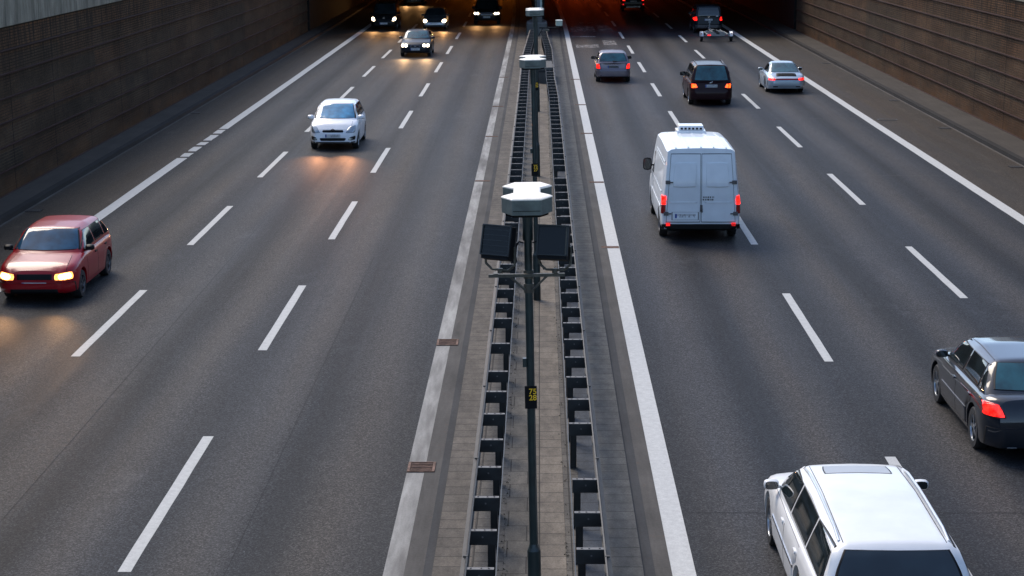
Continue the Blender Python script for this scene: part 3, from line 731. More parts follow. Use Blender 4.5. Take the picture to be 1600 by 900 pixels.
class Car:
    def __init__(s, name, label, cat, sp, loc, heading, group=None):
        s.sp = sp; s.t = empty(name, loc, heading); tag(s.t, label, cat, group); s.paint = sp['paint']
        L, W = sp['L'], sp['W']; s.L, s.W = L, W; s.shell()
    def X(s, d): return s.L / 2 - d          # d = distance behind the front bumper
    def half(s, d):
        L = s.L; e = min(d, L - d); p = s.sp.get('round', (.30, .62) if d < L / 2 else (.24, .50)); 
        if isinstance(p, dict): p = p['f'] if d < L / 2 else p['r']
        a, ln = p; t = max(0., 1 - e / ln)
        return s.W / 2 * (1 - a * t ** 2.6) * (1 - .012 * abs(2 * d / L - 1))
    def endshift(s, d, z):
        """how far the end face leans back at height z"""
        f = s.sp['nose'] if d < s.L / 2 else s.sp['tail']; e = min(d, s.L - d)
        k = max(0., 1 - e / .55) ** 1.5
        return lin(f, z) * k * (-1 if d < s.L / 2 else 1)
    def shell(s):
        sp = s.sp; L = s.L; m = MB(); zb = sp.get('zb', .20)
        ds = [0, .012, .04, .09, .16, .25, .36, .5] + [.5 + (L - 1.0) * i / 20 for i in range(1, 20)] + [L - .5, L - .36, L - .25, L - .16, L - .09, L - .04, L - .012, L]
        loops = []
        for d in ds:
            hw = s.half(d); zt = soft(sp['top'], d); zlo = zb + .07 * max(0, 1 - min(d, L - d) / .7) ; h = zt - zlo
            ctl = [(0, zt + .030), (.35 * hw, zt + .027), (.65 * hw, zt + .015), (.84 * hw, zt - .005), (.93 * hw, zt - .035), (.972 * hw, zt - .085), (.988 * hw, zt - .15 * h - .05),
                   (1.0 * hw, zlo + .60 * h), (1.0 * hw, zlo + .42 * h), (.985 * hw, zlo + .22 * h), (.975 * hw, zlo + .10 * h), (.95 * hw, zlo + .02 * h), (.90 * hw, zlo), (.5 * hw, zlo), (0, zlo)]
            pts = [(s.X(d) + s.endshift(d, z), y, z) for y, z in ctl]
            loops.append(pts + [(x, -y, z) for x, y, z in pts[-2:0:-1]])
        n = len(loops[0]); vs = [p for lp in loops for p in lp]; k = len(loops)
        m.add(vs, [(i * n + j, i * n + (j + 1) % n, (i + 1) * n + (j + 1) % n, (i + 1) * n + j) for i in range(k - 1) for j in range(n)], 0, True)
        for base, rev in ((0, False), ((k - 1) * n, True)):
            h = n // 2
            for j in range(h):
                a, b = base + j, base + j + 1; c_, d_ = base + (n - j - 1) % n, base + (n - j) % n
                f = [q for i, q in enumerate((a, b, c_, d_)) if q not in (a, b, c_, d_)[:i]]
                if len(f) >= 3: m.f.append(tuple(f if rev else f[::-1])); m.m.append(0); m.sm.append(True)
        body = m.build('body', [s.paint, M['black']])
        bm = bmesh.new(); bm.from_mesh(body.data); bmesh.ops.recalc_face_normals(bm, faces=bm.faces); bm.to_mesh(body.data); bm.free()
        # wheel arches
        c = MB(); r = sp['wr'] + .055
        ax = [s.X(sp['fo']), s.X(sp['fo'] + sp['wb'])]
        for x in ax:
            for sg in (-1, 1): c.cyl((x, sg * (s.W / 2 - .30), sp['wr'] + .01), (x, sg * (s.W / 2 + .2), sp['wr'] + .01), r, r, 32, 1)
        cut = c.build('cut', [s.paint, M['black']])
        md = body.modifiers.new('b', 'BOOLEAN'); md.object = cut; md.operation = 'DIFFERENCE'; md.solver = 'EXACT'
        bpy.context.view_layer.update()
        me = bpy.data.meshes.new_from_object(body.evaluated_get(bpy.context.evaluated_depsgraph_get()))
        body.modifiers.clear(); bpy.data.objects.remove(cut)
        # greenhouse
        g = MB(); cw, hd, rh, rb = sp['gh']; belt, roof = sp['belt'], sp['H']; s.belt, s.roof = belt, roof
        zr_pts = [(cw, belt - .02), (hd, roof - .045), ((hd * .6 + rh * .4), roof), (rh, roof - sp.get('rdrop', .04)), (rb, sp.get('rbz', belt) - .02)]
        s.zr = lambda d: min(roof, soft(zr_pts, d, .09))
        kb, kt = sp.get('kb', .93), sp.get('kt', .70)
        def yw(z): f = (z - belt) / (roof - belt); return s.W / 2 * (kb + (kt - kb) * max(-.4, f) ** 1.0 if f > 0 else kb)
        s.yw = yw
        N = 34; loops = []
        for i in range(N + 1):
            d = cw + (rb - cw) * i / N; z = s.zr(d); b0 = belt - .10; zz = max(z, b0 + .02)
            yt = yw(zz); narrow = 1 - .10 * max(0, 1 - (d - cw) / .5) ** 2 - .07 * max(0, 1 - (rb - d) / .35) ** 2
            rr = min(.07, max(.008, (zz - b0) * .35)); cr = .035
            ctl = [(0, zz + cr * .0), (.4 * yt, zz - .006), (.75 * yt, zz - .018), (.90 * yt, zz - .032), (.965 * yt, zz - .032 - rr * .45), (yw(zz - rr), zz - .02 - rr)]
            zl = zz - .02 - rr
            for q in (.35, .7, 1.0): z_ = zl + (b0 - zl) * q; ctl.append((yw(z_), z_))
            bow = lambda y, z_: (.16 * (y / (s.W / 2)) ** 2) * (-max(0, 1 - (d - cw) / .9) + sp.get('rbow', .5) * max(0, 1 - (rb - d) / .6))
            pts = [(s.X(d) + bow(y, z_), y * narrow, z_) for y, z_ in ctl]
            loops.append(pts + [(x, -y, z_) for x, y, z_ in pts[:0:-1]])
        n = len(loops[0]); vs = [p for lp in loops for p in lp]
        g.add(vs, [(i * n + j, i * n + (j + 1) % n, (i + 1) * n + (j + 1) % n, (i + 1) * n + j) for i in range(N) for j in range(n)], 0, True)
        g.f += [tuple(range(n))[::-1], tuple(range(N * n, N * n + n))]; g.m += [0, 0]; g.sm += [True, True]
        gh = g.build('gh', [s.paint]); bm = bmesh.new(); bm.from_mesh(gh.data); bmesh.ops.recalc_face_normals(bm, faces=bm.faces)
        ghm = gh.data; bm.to_mesh(ghm); bm.free()
        bm = bmesh.new(); bm.from_mesh(me); bm.from_mesh(ghm)
        bpy.data.objects.remove(gh)
        me2 = bpy.data.meshes.new('body'); bm.to_mesh(me2); s.bvh = BVHTree.FromBMesh(bm); bm.free()
        me2.materials.clear(); me2.materials.append(s.paint); me2.materials.append(M['black'])
        me2.polygons.foreach_set('use_smooth', [True] * len(me2.polygons)); me2.set_sharp_from_angle(angle=R(38))
        body.data = me2; body.parent = s.t; s.body = body
        rm = sp.get('rim', 'rim')
        for x in ax:
            for sg in (-1, 1): wheel(s.t, x, sg * (s.W / 2 - .025), sp['wr'], .20, rm, sp.get('spokes', 5))
    def ray(s, ax, a, b):
        if ax == 'F': o, d = (6, a, b), (-1, 0, 0)
        elif ax == 'B': o, d = (-6, a, b), (1, 0, 0)
        elif ax == 'L': o, d = (s.X(a), 4, b), (0, -1, 0)
        elif ax == 'R': o, d = (s.X(a), -4, b), (0, 1, 0)
        else: o, d = (s.X(a), b, 5), (0, 0, -1)
        h = s.bvh.ray_cast(Vector(o), Vector(d))
        return (h[0], h[1] if h[1].dot(Vector(d)) < 0 else -h[1]) if h[0] else None
    def decal(s, name, ax, quad, mat, off=.004, k=0., nu=8, nv=6, rim=None, rw=.07, parent=None, depth=.012):
        """a panel that follows the car's surface: quad = four corners (a,b) seen along axis ax, corners rounded by k"""
        us = [-1, -1 + 2 * rw] + [-1 + 2 * rw + (2 - 4 * rw) * i / nu for i in range(1, nu)] + [1 - 2 * rw, 1]
        vr = rw if rim else rw
        vv = [-1, -1 + 2 * vr] + [-1 + 2 * vr + (2 - 4 * vr) * i / nv for i in range(1, nv)] + [1 - 2 * vr, 1]
        vs = []; last = None; hits = []
        for v in vv:
            for u in us:
                uu, w_ = u * math.sqrt(max(0, 1 - k * v * v / 2)), v * math.sqrt(max(0, 1 - k * u * u / 2))
                p, q = (uu + 1) / 2, (w_ + 1) / 2
                a = (quad[0][0] * (1 - p) + quad[1][0] * p) * (1 - q) + (quad[3][0] * (1 - p) + quad[2][0] * p) * q
                b = (quad[0][1] * (1 - p) + quad[1][1] * p) * (1 - q) + (quad[3][1] * (1 - p) + quad[2][1] * p) * q
                h = s.ray(ax, a, b); hits.append((h, a, b)); last = h or last
        if last is None: return None
        for i, (h, a, b) in enumerate(hits):
            if h is None:
                j = 1
                while h is None and j < len(hits):
                    for kk in (i - j, i + j):
                        if 0 <= kk < len(hits) and hits[kk][0]: h = hits[kk][0]; break
                    j += 1
            vs.append(h)
        nu_, nv_ = len(us), len(vv); m = MB()
        P = [h[0] + h[1] * off for h in vs]; fs = []; mt = []
        for j in range(nv_ - 1):
            for i in range(nu_ - 1):
                fs.append((j * nu_ + i, j * nu_ + i + 1, (j + 1) * nu_ + i + 1, (j + 1) * nu_ + i)); mt.append(1 if rim and (i in (0, nu_ - 2) or j in (0, nv_ - 2)) else 0)
        ring = [i for i in range(nu_)] + [j * nu_ + nu_ - 1 for j in range(1, nv_)] + [(nv_ - 1) * nu_ + i for i in range(nu_ - 2, -1, -1)] + [j * nu_ for j in range(nv_ - 2, 0, -1)]
        base = len(P); P2 = [vs[i][0] - vs[i][1] * depth for i in ring]; nr = len(ring)
        sk = [(ring[i], base + i, base + (i + 1) % nr, ring[(i + 1) % nr]) for i in range(nr)]
        # orientation
        c = fs[len(fs) // 2]; nrm = (P[c[1]] - P[c[0]]).cross(P[c[2]] - P[c[0]])
        if nrm.dot(vs[c[0]][1]) < 0: fs = [f[::-1] for f in fs]; sk = [f[::-1] for f in sk]
        m.v = [tuple(p) for p in P + P2]; m.f = fs + sk; m.m = mt + [1 if rim else 0] * len(sk); m.sm = [True] * len(fs) + [False] * len(sk)
        o = m.build(name, [mat] + ([rim] if rim else []), parent or s.t)
        return o
    def pair(s, name, ax, quad, mat, **k):
        """mirrored twice across the car"""
        r = []
        if ax in 'FB': r = [s.decal(name, ax, quad, mat, **k), s.decal(name, ax, [(-a, b) for a, b in quad], mat, **k)]
        else: r = [s.decal(name, 'L', quad, mat, **k), s.decal(name, 'R', quad, mat, **k)]
        return r
    def glazing(s, front='glass', rear='glass', side='glass', splits=(.42, .78), wz=(.045, .075), rz=(.06, .075), rin=.0):
        sp = s.sp; cw, hd, rh, rb = sp['gh']; b, H = s.belt, s.roof
        yb, yt = s.yw(b) * .90, s.yw(H - .1) * .90
        s.decal('windscreen', 'F', [(-yb, b + wz[0]), (yb, b + wz[0]), (yt, H - wz[1]), (-yt, H - wz[1])], front, k=.06, nu=14, nv=10, rim='trim', rw=.018, off=.006)
        rbz = sp.get('rbz', b)
        if rear:
            yb2, yt2 = s.yw(max(b, rbz)) * (.86 - rin), s.yw(H - .1) * (.86 - rin)
            s.decal('rear_window', 'B', [(-yb2, rbz + rz[0]), (yb2, rbz + rz[0]), (yt2, H - rz[1]), (-yt2, H - rz[1])], rear, k=.10, nu=14, nv=10, rim='trim', rw=.02, off=.006)
        if side:
            zl, zh = b + .035, H - .115
            def fr(z): return cw + (hd - cw) * (z - b) / (H - b) + .20
            def re(z): f = (z - b) / (H - b); return rb + (rh - rb) * f - .17 - .05 * (1 - f)
            s0, s1, t0, t1 = fr(zl), re(zl), fr(zh) + .04, re(zh)
            t1 = max(t1, t0 + .3); edges = [0] + list(splits) + [1]
            for ea, eb in zip(edges[:-1], edges[1:]):
                g0 = .0 if ea == 0 else .028; g1 = 0. if eb == 1 else .028
                tilt = .0
                q = [(s0 + (s1 - s0) * ea + g0, zl), (s0 + (s1 - s0) * eb - g1, zl), (max(t0 + g0, min(t1, s0 + (s1 - s0) * eb)) - g1 if eb < 1 else t1, zh), (t0 if ea == 0 else min(t1, s0 + (s1 - s0) * ea) + g0, zh)]
                s.pair('side_window', 'L', q, side, k=.08, rim='trim', rw=.03, off=.005, nu=8)
    def doors(s, n=2):
        sp = s.sp; a0 = sp['fo'] + sp['wr'] + .14; a1 = sp['fo'] + sp['wb'] - sp['wr'] * .4
        zl, zh = sp.get('zb', .2) + .10, s.belt - .04; w_ = (a1 - a0) / n
        for i in range(n):
            x0, x1 = a0 + w_ * i + .006, a0 + w_ * (i + 1) - .006
            cutr = sp['wr'] * .5 if i == n - 1 else 0
            for o in s.pair('door', 'L', [(x0, zl), (x1 - cutr, zl), (x1, zh), (x0, zh)], s.paint, k=.02, rim='trim', rw=.006, off=.003, nu=6):
                pass
            for sd, o in zip('LR', [None, None]):
                s.decal('door_handle', sd, [(x1 - .24, s.belt - .16), (x1 - .08, s.belt - .16), (x1 - .08, s.belt - .125), (x1 - .24, s.belt - .125)], sp.get('handle', s.paint), k=.5, off=.022, nu=3, nv=2)
    def mirrors(s, mat=None, d=None, z=None, sz=(.13, .20, .13), out=.0):
        sp = s.sp; d = d or sp['gh'][0] + .42; z = z or s.belt + .06
        for sg in (-1, 1):
            m = MB(); y = sg * (s.W / 2 * .97 + .06 + out); x = s.X(d); a, b, c = sz
            pts = []; 
            for k, (fx, sc) in enumerate(((-.5, .82), (-.3, 1.), (.1, .95), (.5, .5))):
                for i in range(12):
                    t = 2 * math.pi * i / 12; cc, ss = math.cos(t), math.sin(t)
                    cc = math.copysign(abs(cc) ** .6, cc); ss = math.copysign(abs(ss) ** .6, ss)
                    pts.append((x + fx * a, y + cc * b / 2 * sc, z + ss * c / 2 * sc))
            m.add(pts, [(q * 12 + i, q * 12 + (i + 1) % 12, (q + 1) * 12 + (i + 1) % 12, (q + 1) * 12 + i) for q in range(3) for i in range(12)], 0, True)
            m.add(pts[:12], [tuple(range(12))], 1); m.add(pts[-12:], [tuple(range(12))], 0)
            m.box((x + .02, sg * (s.W / 2 * .93), z - .035), (.06, .16, .035), 0)
            o = m.build('mirror', [mat or s.paint, 'glass'], s.t, 45)
            bm = bmesh.new(); bm.from_mesh(o.data); bmesh.ops.recalc_face_normals(bm, faces=bm.faces); bm.to_mesh(o.data); bm.free()
    def plate(s, ax, z, w_=.52, y=0., lit='plate', chars=True):
        h = s.ray(ax, y, z); sx = 1 if ax == 'F' else -1
        x = h[0].x + sx * .012; m = MB(); m.box((x, y, z), (.016, w_, .115)); o = m.build('licence_plate', lit, s.t, bevel=.004)
        m = MB(); lft = sx * -1                       # blue band at the reader's left
        m.box((x + sx * .0095, y - sx * (w_ / 2 - .025), z), (.002, .045, .105)); m.build('country_band', 'plate_blue', o)
        m = MB(); rnd = random.Random(int(z * 1000) + int(s.L * 977)); yy_ = -w_ / 2 + (.09 if ax == 'F' else .04)
        while yy_ < w_ / 2 - (.05 if ax == 'F' else .10):
            if rnd.random() > .16:
                hh = .074; m.box((x + sx * .0092, y + yy_, z), (.001, .008, hh)); 
                m.box((x + sx * .0092, y + yy_ + .016, z + rnd.choice((-.033, 0, .033))), (.001, .026, .009)); m.box((x + sx * .0092, y + yy_ + .026, z + rnd.choice((-.018, .018))), (.001, .008, .04))
            yy_ += .056
        m.build('lettering', 'plate_ink', o)
    def strip(s, name, ax, quad, mat, off=.01, **k): return s.decal(name, ax, quad, mat, off=off, **k)
    def bumper(s, ax, z0, z1, mat=None, off=.018, wk=.93):
        y = s.half(0 if ax == 'F' else s.L) * 1.0; y = s.W / 2 * wk
        s.decal('bumper', ax, [(-y, z0), (y, z0), (y, z1), (-y, z1)], mat or s.paint, off=off, k=.03, nu=20, nv=4, rim='trim', rw=.01)
    def roof_rails(s, mat='chrome', z=None, y=None):
        cw, hd, rh, rb = s.sp['gh']
        for sg in (-1, 1):
            yy_ = sg * (y or s.yw(s.roof) * .88); pts = []
            for i in range(9):
                d = hd + .15 + (rh - hd - .35) * i / 8; h = s.ray('T', d, yy_); pts.append((h[0].x, yy_, h[0].z + (.045 if 0 < i < 8 else .0)))
            MB().tube(pts, .016, 8).build('roof_rail', mat, s.t, 50)
    def beams(s, y, z, d, power=60, col=(1, .5, .18), ang=70, pitch=-.10):
        for sg in (-1, 1):
            l = bpy.data.lights.new('headlight_beam', 'SPOT'); l.energy = power * .55; l.color = col; l.spot_size = R(ang); l.spot_blend = .9; l.shadow_soft_size = .08
            o = bpy.data.objects.new('headlight_beam', l); C.objects.link(o); o.parent = s.t; o.location = (s.X(d) + .25, sg * y, z)
            v = Vector((1, 0, pitch)); o.rotation_euler = v.to_track_quat('-Z', 'Y').to_euler()

def lane_pos(front_y=None, rear_y=None, cx=0., L=4., oncoming=False):
    if oncoming: yc = front_y + L / 2
    else: yc = rear_y + L / 2
    return (cx + road_off(yc), yc, 0)
ON, AW = R(-90), R(90)

NOSE_H = [(0, .10), (.35, .0), (.55, .02), (.75, .16), (1.0, .30)]
TAIL_H = [(0, .08), (.35, .0), (.6, .015), (.9, .10), (1.1, .16)]

# 1 red hatchback ------------------------------------------------------------
L = 4.02
sp = dict(L=L, W=1.70, H=1.42, belt=.93, wb=2.47, fo=.84, wr=.30, zb=.20, paint=P_red, nose=[(0, .08), (.30, .0), (.5, .01), (.62, .05), (.8, .14), (1., .2)], tail=TAIL_H,
          top=[(0, .66), (.06, .72), (.3, .79), (.95, .90), (1.2, .93), (L - .3, .94), (L, .90)], gh=(.93, 1.72, L - .62, L - .10), kt=.70, rim='rim_dark', handle='trim')
c = Car('hatchback', 'dark red hatchback with both headlights on at the left edge of the picture', 'car', sp, lane_pos(38.75, cx=-10.62, L=L, oncoming=True), ON)
c.glazing('glass_mid', 'glass', 'glass', (.45, .82)); c.doors(2); c.mirrors('trim')
for q in c.pair('headlight', 'F', [(.42, .52), (.78, .52), (.76, .675), (.42, .65)], 'head_glow', k=.35, off=.012, rim='trim', rw=.02): pass
c.pair('headlight_core', 'F', [(.50, .54), (.74, .54), (.72, .655), (.50, .635)], 'head_lit', k=.7, off=.02)
c.decal('grille', 'F', [(-.37, .53), (.37, .53), (.37, .645), (-.37, .645)], 'trim', off=.006, k=.05)
c.bumper('F', .26, .46, off=.03); c.bumper('B', .28, .50)
c.decal('air_intake', 'F', [(-.5, .25), (.5, .25), (.5, .34), (-.5, .34)], 'trim', off=.036)
c.plate('F', .42); c.pair('tail_light', 'B', [(.5, .62), (.8, .62), (.8, .84), (.55, .84)], 'red_lens', k=.1)
c.decal('hood', 'T', [(.10, -.66), (.90, -.62), (.90, .62), (.10, .66)], P_red, off=.003, rim='trim', rw=.008, nu=10, nv=8, k=.05)
c.beams(.58, .60, .05, 60)

# 2 white compact people carrier ----------------------------------------------
L = 3.85
sp = dict(L=L, W=1.68, H=1.53, belt=.98, wb=2.46, fo=.76, wr=.30, zb=.19, paint=P_white, nose=[(0, .12), (.30, .0), (.5, .02), (.68, .10), (.85, .22), (1., .3)], tail=TAIL_H,
          top=[(0, .66), (.05, .74), (.25, .84), (.75, .97), (1.0, 1.0), (L - .3, 1.0), (L, .95)], gh=(.66, 1.62, L - .62, L - .12), kb=.94, kt=.71, rim='rim', round=dict(f=(.26, .75), r=(.22, .5)))
c = Car('compact_car', 'white tall compact car with blue windscreen and dark chevron grille', 'car', sp, lane_pos(64.25, cx=-7.07, L=L, oncoming=True), ON)
c.glazing('glass_blue', 'glass', 'glass', (.5, .85)); c.doors(2); c.mirrors(P_white, sz=(.14, .22, .16), z=1.04, d=1.10)
c.pair('headlight', 'F', [(.42, .60), (.74, .60), (.76, .86), (.56, .80)], 'head_off', k=.4, off=.008)
c.decal('grille', 'F', [(-.36, .62), (.36, .62), (.36, .70), (-.36, .70)], 'trim', off=.008, k=.25)
for zz in (.655, .705):
    m = MB(); hx = c.ray('F', 0, .66)[0].x + .02
    for sg in (-1, 1): m.add([(hx, 0, zz + .05), (hx, 0, zz + .022), (hx, sg * .085, zz - .035), (hx, sg * .085, zz - .007), (hx - .02, 0, zz + .05), (hx - .02, sg * .085, zz - .007)], [(0, 1, 2, 3), (3, 2, 1, 0), (0, 3, 5, 4)])
    m.build('chevron', 'rim_dark', c.t)
c.decal('air_intake', 'F', [(-.42, .34), (.42, .34), (.46, .44), (-.46, .44)], 'trim', off=.010, k=.25)
c.pair('fog_light_recess', 'F', [(.52, .36), (.74, .36), (.76, .50), (.58, .47)], 'trim', off=.008, k=.4)
c.pair('fog_light', 'F', [(.56, .36), (.66, .36), (.66, .44), (.56, .44)], 'head_off', off=.016, k=.9)
c.decal('lower_lip', 'F', [(-.72, .27), (.72, .27), (.74, .31), (-.74, .31)], 'rim_dark', off=.018, nu=16)
c.plate('F', .51); c.pair('tail_light', 'B', [(.62, .62), (.78, .62), (.76, 1.0), (.66, 1.0)], 'red_lens')
c.decal('hood', 'T', [(.14, -.62), (.66, -.64), (.66, .64), (.14, .62)], P_white, off=.003, rim='trim', rw=.006, nu=10, nv=8, k=.06)
c.beams(.50, .66, .05, 130, (1, .42, .18), 62, -.05)  # spots added for the warm road pool; the headlamps themselves are unlit

# 3 black compact saloon ------------------------------------------------------
L = 4.26
sp = dict(L=L, W=1.74, H=1.40, belt=.92, wb=2.72, fo=.75, wr=.31, zb=.18, paint=P_navy, nose=[(0, .10), (.30, .0), (.5, .0), (.7, .08), (.9, .2)], tail=TAIL_H,
          top=[(0, .64), (.05, .70), (.3, .78), (1.3, .92), (1.5, .93), (L - .4, .95), (L, .92)], gh=(1.22, 2.0, L - .95, L - .22), kt=.68)
c = Car('compact_saloon', 'low glossy black car with teal windscreen and twin headlights, just out of the tunnel', 'car', sp, lane_pos(105.1, cx=-6.88, L=L, oncoming=True), ON)
c.glazing('glass_teal', 'glass', 'glass', (.48, .86)); c.doors(2); c.mirrors(P_navy, sz=(.12, .22, .14))
for a in (.50, .69): c.pair('headlight', 'F', [(a - .08, .56), (a + .08, .56), (a + .08, .71), (a - .08, .71)], 'head_lit_cool', k=1., off=.012)
c.pair('headlight_glass', 'F', [(.40, .54), (.78, .54), (.78, .72), (.42, .70)], 'head_off', k=.3, off=.006)
c.pair('grille', 'F', [(.02, .52), (.28, .54), (.22, .68), (.02, .68)], 'trim', k=.5, rim='chrome', rw=.06)
c.decal('air_intake', 'F', [(-.55, .25), (.55, .25), (.5, .36), (-.5, .36)], 'trim', off=.008); c.plate('F', .44)
c.decal('hood', 'T', [(.12, -.68), (1.15, -.62), (1.15, .62), (.12, .68)], P_navy, off=.003, rim='trim', rw=.006, nu=10, nv=8, k=.05)
c.pair('tail_light', 'B', [(.5, .7), (.8, .7), (.8, .85), (.5, .85)], 'red_lens'); c.beams(.6, .62, .05, 120, (1, .58, .25))

# 4 tall black van-like car at the tunnel mouth --------------------------------
L = 4.35
sp = dict(L=L, W=1.80, H=1.78, belt=1.02, wb=2.65, fo=.85, wr=.32, zb=.2, paint=P_black, nose=[(0, .10), (.35, .0), (.55, .0), (.8, .14), (1.05, .26)], tail=[(0, .05), (.4, 0), (1.2, .05)],
          top=[(0, .70), (.05, .80), (.3, .92), (.9, 1.04), (1.2, 1.04), (L - .2, 1.04), (L, 1.0)], gh=(.85, 1.65, L - .3, L - .06), kb=.94, kt=.76)
c = Car('people_carrier', 'tall black people carrier with bright headlights at the tunnel mouth, beside the left shoulder', 'car', sp, lane_pos(128.4, cx=-10.5, L=L, oncoming=True), ON)
c.glazing(splits=(.4, .75)); c.doors(2); c.mirrors(P_black); c.pair('headlight', 'F', [(.56, .62), (.80, .64), (.82, .86), (.66, .86)], 'head_lit_cool', k=.6, off=.012); c.roof_rails('chrome')
c.decal('grille', 'F', [(-.4, .62), (.4, .62), (.45, .74), (-.45, .74)], 'trim', k=.2); c.plate('F', .46); c.bumper('F', .26, .40, 'trim'); c.beams(.66, .74, .05, 130)
m = MB(); m.cyl((c.ray('F', 0, .80)[0].x + .01, 0, .80), (c.ray('F', 0, .80)[0].x + .02, 0, .80), .06, .06, 16); m.build('badge', 'chrome', c.t)

# 5 small silver-fronted hatchback --------------------------------------------
L = 3.84
sp = dict(L=L, W=1.64, H=1.42, belt=.92, wb=2.47, fo=.72, wr=.29, zb=.18, paint=P_dgrey, nose=NOSE_H, tail=TAIL_H,
          top=[(0, .62), (.05, .70), (.3, .80), (.9, .92), (1.2, .94), (L - .3, .95), (L, .9)], gh=(.85, 1.62, L - .6, L - .12), kt=.70)
c = Car('small_hatchback', 'small grey hatchback with round bright headlights and pale bumper at the tunnel mouth', 'car', sp, lane_pos(128.2, cx=-7.05, L=L, oncoming=True), ON)
c.glazing(splits=(.5,)); c.doors(1); c.mirrors(P_dgrey); c.pair('headlight', 'F', [(.50, .52), (.76, .52), (.76, .74), (.52, .72)], 'head_lit_cool', k=.8, off=.012)
c.decal('bumper', 'F', [(-.7, .36), (.7, .36), (.7, .52), (-.7, .52)], P_silver, off=.02, nu=16); c.pair('fog_light', 'F', [(.5, .26), (.66, .26), (.66, .34), (.5, .34)], 'head_off', k=.5, off=.012)
c.decal('grille', 'F', [(-.4, .56), (.4, .56), (.38, .64), (-.38, .64)], 'trim', off=.006); c.plate('F', .45); c.beams(.6, .62, .05, 130)

# 6 dark off-roader beside the median -----------------------------------------
L = 4.55
sp = dict(L=L, W=1.86, H=1.72, belt=1.05, wb=2.68, fo=.85, wr=.35, zb=.24, paint=P_black, nose=[(0, .08), (.4, .0), (.7, .0), (.95, .10), (1.1, .2)], tail=[(0, .05), (.5, 0), (1.2, .06)],
          top=[(0, .82), (.05, .90), (.3, .96), (1.1, 1.06), (1.4, 1.06), (L - .2, 1.06), (L, 1.02)], gh=(1.08, 1.75, L - .35, L - .06), kb=.94, kt=.76)
c = Car('off_roader', 'black off-roader with headlights on at the tunnel mouth, in the lane beside the median', 'car', sp, lane_pos(134.4, cx=-3.68, L=L, oncoming=True), ON)
c.glazing(splits=(.4, .75)); c.doors(2); c.mirrors(P_black, sz=(.13, .24, .2))
for a in (.62, .80): c.pair('headlight', 'F', [(a - .08, .70), (a + .075, .70), (a + .075, .85), (a - .08, .85)], 'head_lit_cool', k=1., off=.014)
c.decal('grille', 'F', [(-.42, .66), (.42, .66), (.46, .86), (-.46, .86)], 'rim_dark', rim='chrome', rw=.05, k=.15); c.plate('F', .52); c.roof_rails('chrome'); c.beams(.7, .78, .05, 110)

# 7 car deep inside the tunnel --------------------------------------------------
L = 4.3
sp = dict(L=L, W=1.74, H=1.42, belt=.92, wb=2.6, fo=.85, wr=.31, zb=.2, paint=P_dgrey, nose=NOSE_H, tail=TAIL_H,
          top=[(0, .62), (.05, .70), (.3, .80), (1.1, .92), (1.3, .93), (L - .4, .95), (L, .9)], gh=(1.0, 1.8, L - .8, L - .2))
c = Car('saloon_car', 'dark oncoming car deep in the left tunnel tube, cut by the top picture edge', 'car', sp, lane_pos(161.2, cx=-10.3, L=L, oncoming=True), ON)
c.glazing(); c.pair('headlight', 'F', [(.5, .54), (.78, .54), (.78, .70), (.5, .70)], 'head_lit', k=.5, off=.012); c.mirrors(P_dgrey); c.plate('F', .42); c.beams(.62, .6, .05, 120)
c.decal('bumper', 'F', [(-.6, .26), (.6, .26), (.6, .31), (-.6, .31)], P_silver, off=.02)

# 8 mauve grey hatchback ----------------------------------------------------------
L = 3.90
sp = dict(L=L, W=1.66, H=1.44, belt=.93, wb=2.46, fo=.80, wr=.30, zb=.20, paint=P_mauve, nose=NOSE_H, tail=[(0, .06), (.35, .0), (.55, .0), (.62, .05), (.95, .12)],
          top=[(0, .62), (.05, .70), (.3, .80), (.95, .92), (1.2, .94), (L - .3, .96), (L, .93)], gh=(.88, 1.65, L - .50, L - .06), kt=.71, rbow=.4)
c = Car('hatchback', 'mauve-grey hatchback with lit red tail lamps in the lane beside the median', 'car', sp, lane_pos(rear_y=89.5, cx=3.50, L=L), AW)
c.glazing('glass', 'glass_teal', 'glass', (.48, .84), rz=(.055, .085)); c.doors(2); c.mirrors('black', sz=(.12, .24, .16))
c.pair('tail_light', 'B', [(.58, .62), (.80, .64), (.79, .90), (.66, .90)], 'tail_lit', k=.2, off=.010, rim='red_lens', rw=.10)
c.bumper('B', .30, .54, off=.035); c.plate('B', .74, lit='rim_dark'); c.decal('lower_valance', 'B', [(-.7, .26), (.7, .26), (.7, .36), (-.7, .36)], 'trim', off=.03, nu=14)
c.decal('tailgate', 'B', [(-.56, .58), (.56, .58), (.60, .93), (-.60, .93)], P_mauve, off=.004, rim='trim', rw=.008, nu=14, nv=8)
c.decal('wiper', 'B', [(-.02, .96), (.02, .96), (.02, 1.02), (-.30, .985)], 'trim', off=.012)

# 9 plum black people carrier -------------------------------------------------------
L = 4.62
sp = dict(L=L, W=1.82, H=1.73, belt=1.02, wb=2.84, fo=.90, wr=.32, zb=.19, paint=P_plum, nose=NOSE_H, tail=[(0, .06), (.35, .0), (.6, .0), (.68, .04), (1.05, .12)],
          top=[(0, .66), (.05, .75), (.3, .88), (.9, 1.02), (1.2, 1.04), (L - .3, 1.04), (L, 1.0)], gh=(.85, 1.85, L - .46, L - .06), kb=.94, kt=.72, rbow=.45)
c = Car('people_carrier', 'plum-black people carrier with orange-lit tail lamps, between the silver sports car and grey hatchback', 'car', sp, lane_pos(rear_y=78.75, cx=7.17, L=L), AW)
c.glazing('glass', 'glass_teal', 'glass', (.36, .70), rz=(.03, .09)); c.doors(2); c.mirrors('black', sz=(.13, .26, .19)); c.roof_rails(P_plum)
c.pair('tail_light', 'B', [(.50, .74), (.85, .70), (.86, .96), (.62, .94)], 'tail_orange', k=.5, off=.010, rim='red_lens', rw=.16)
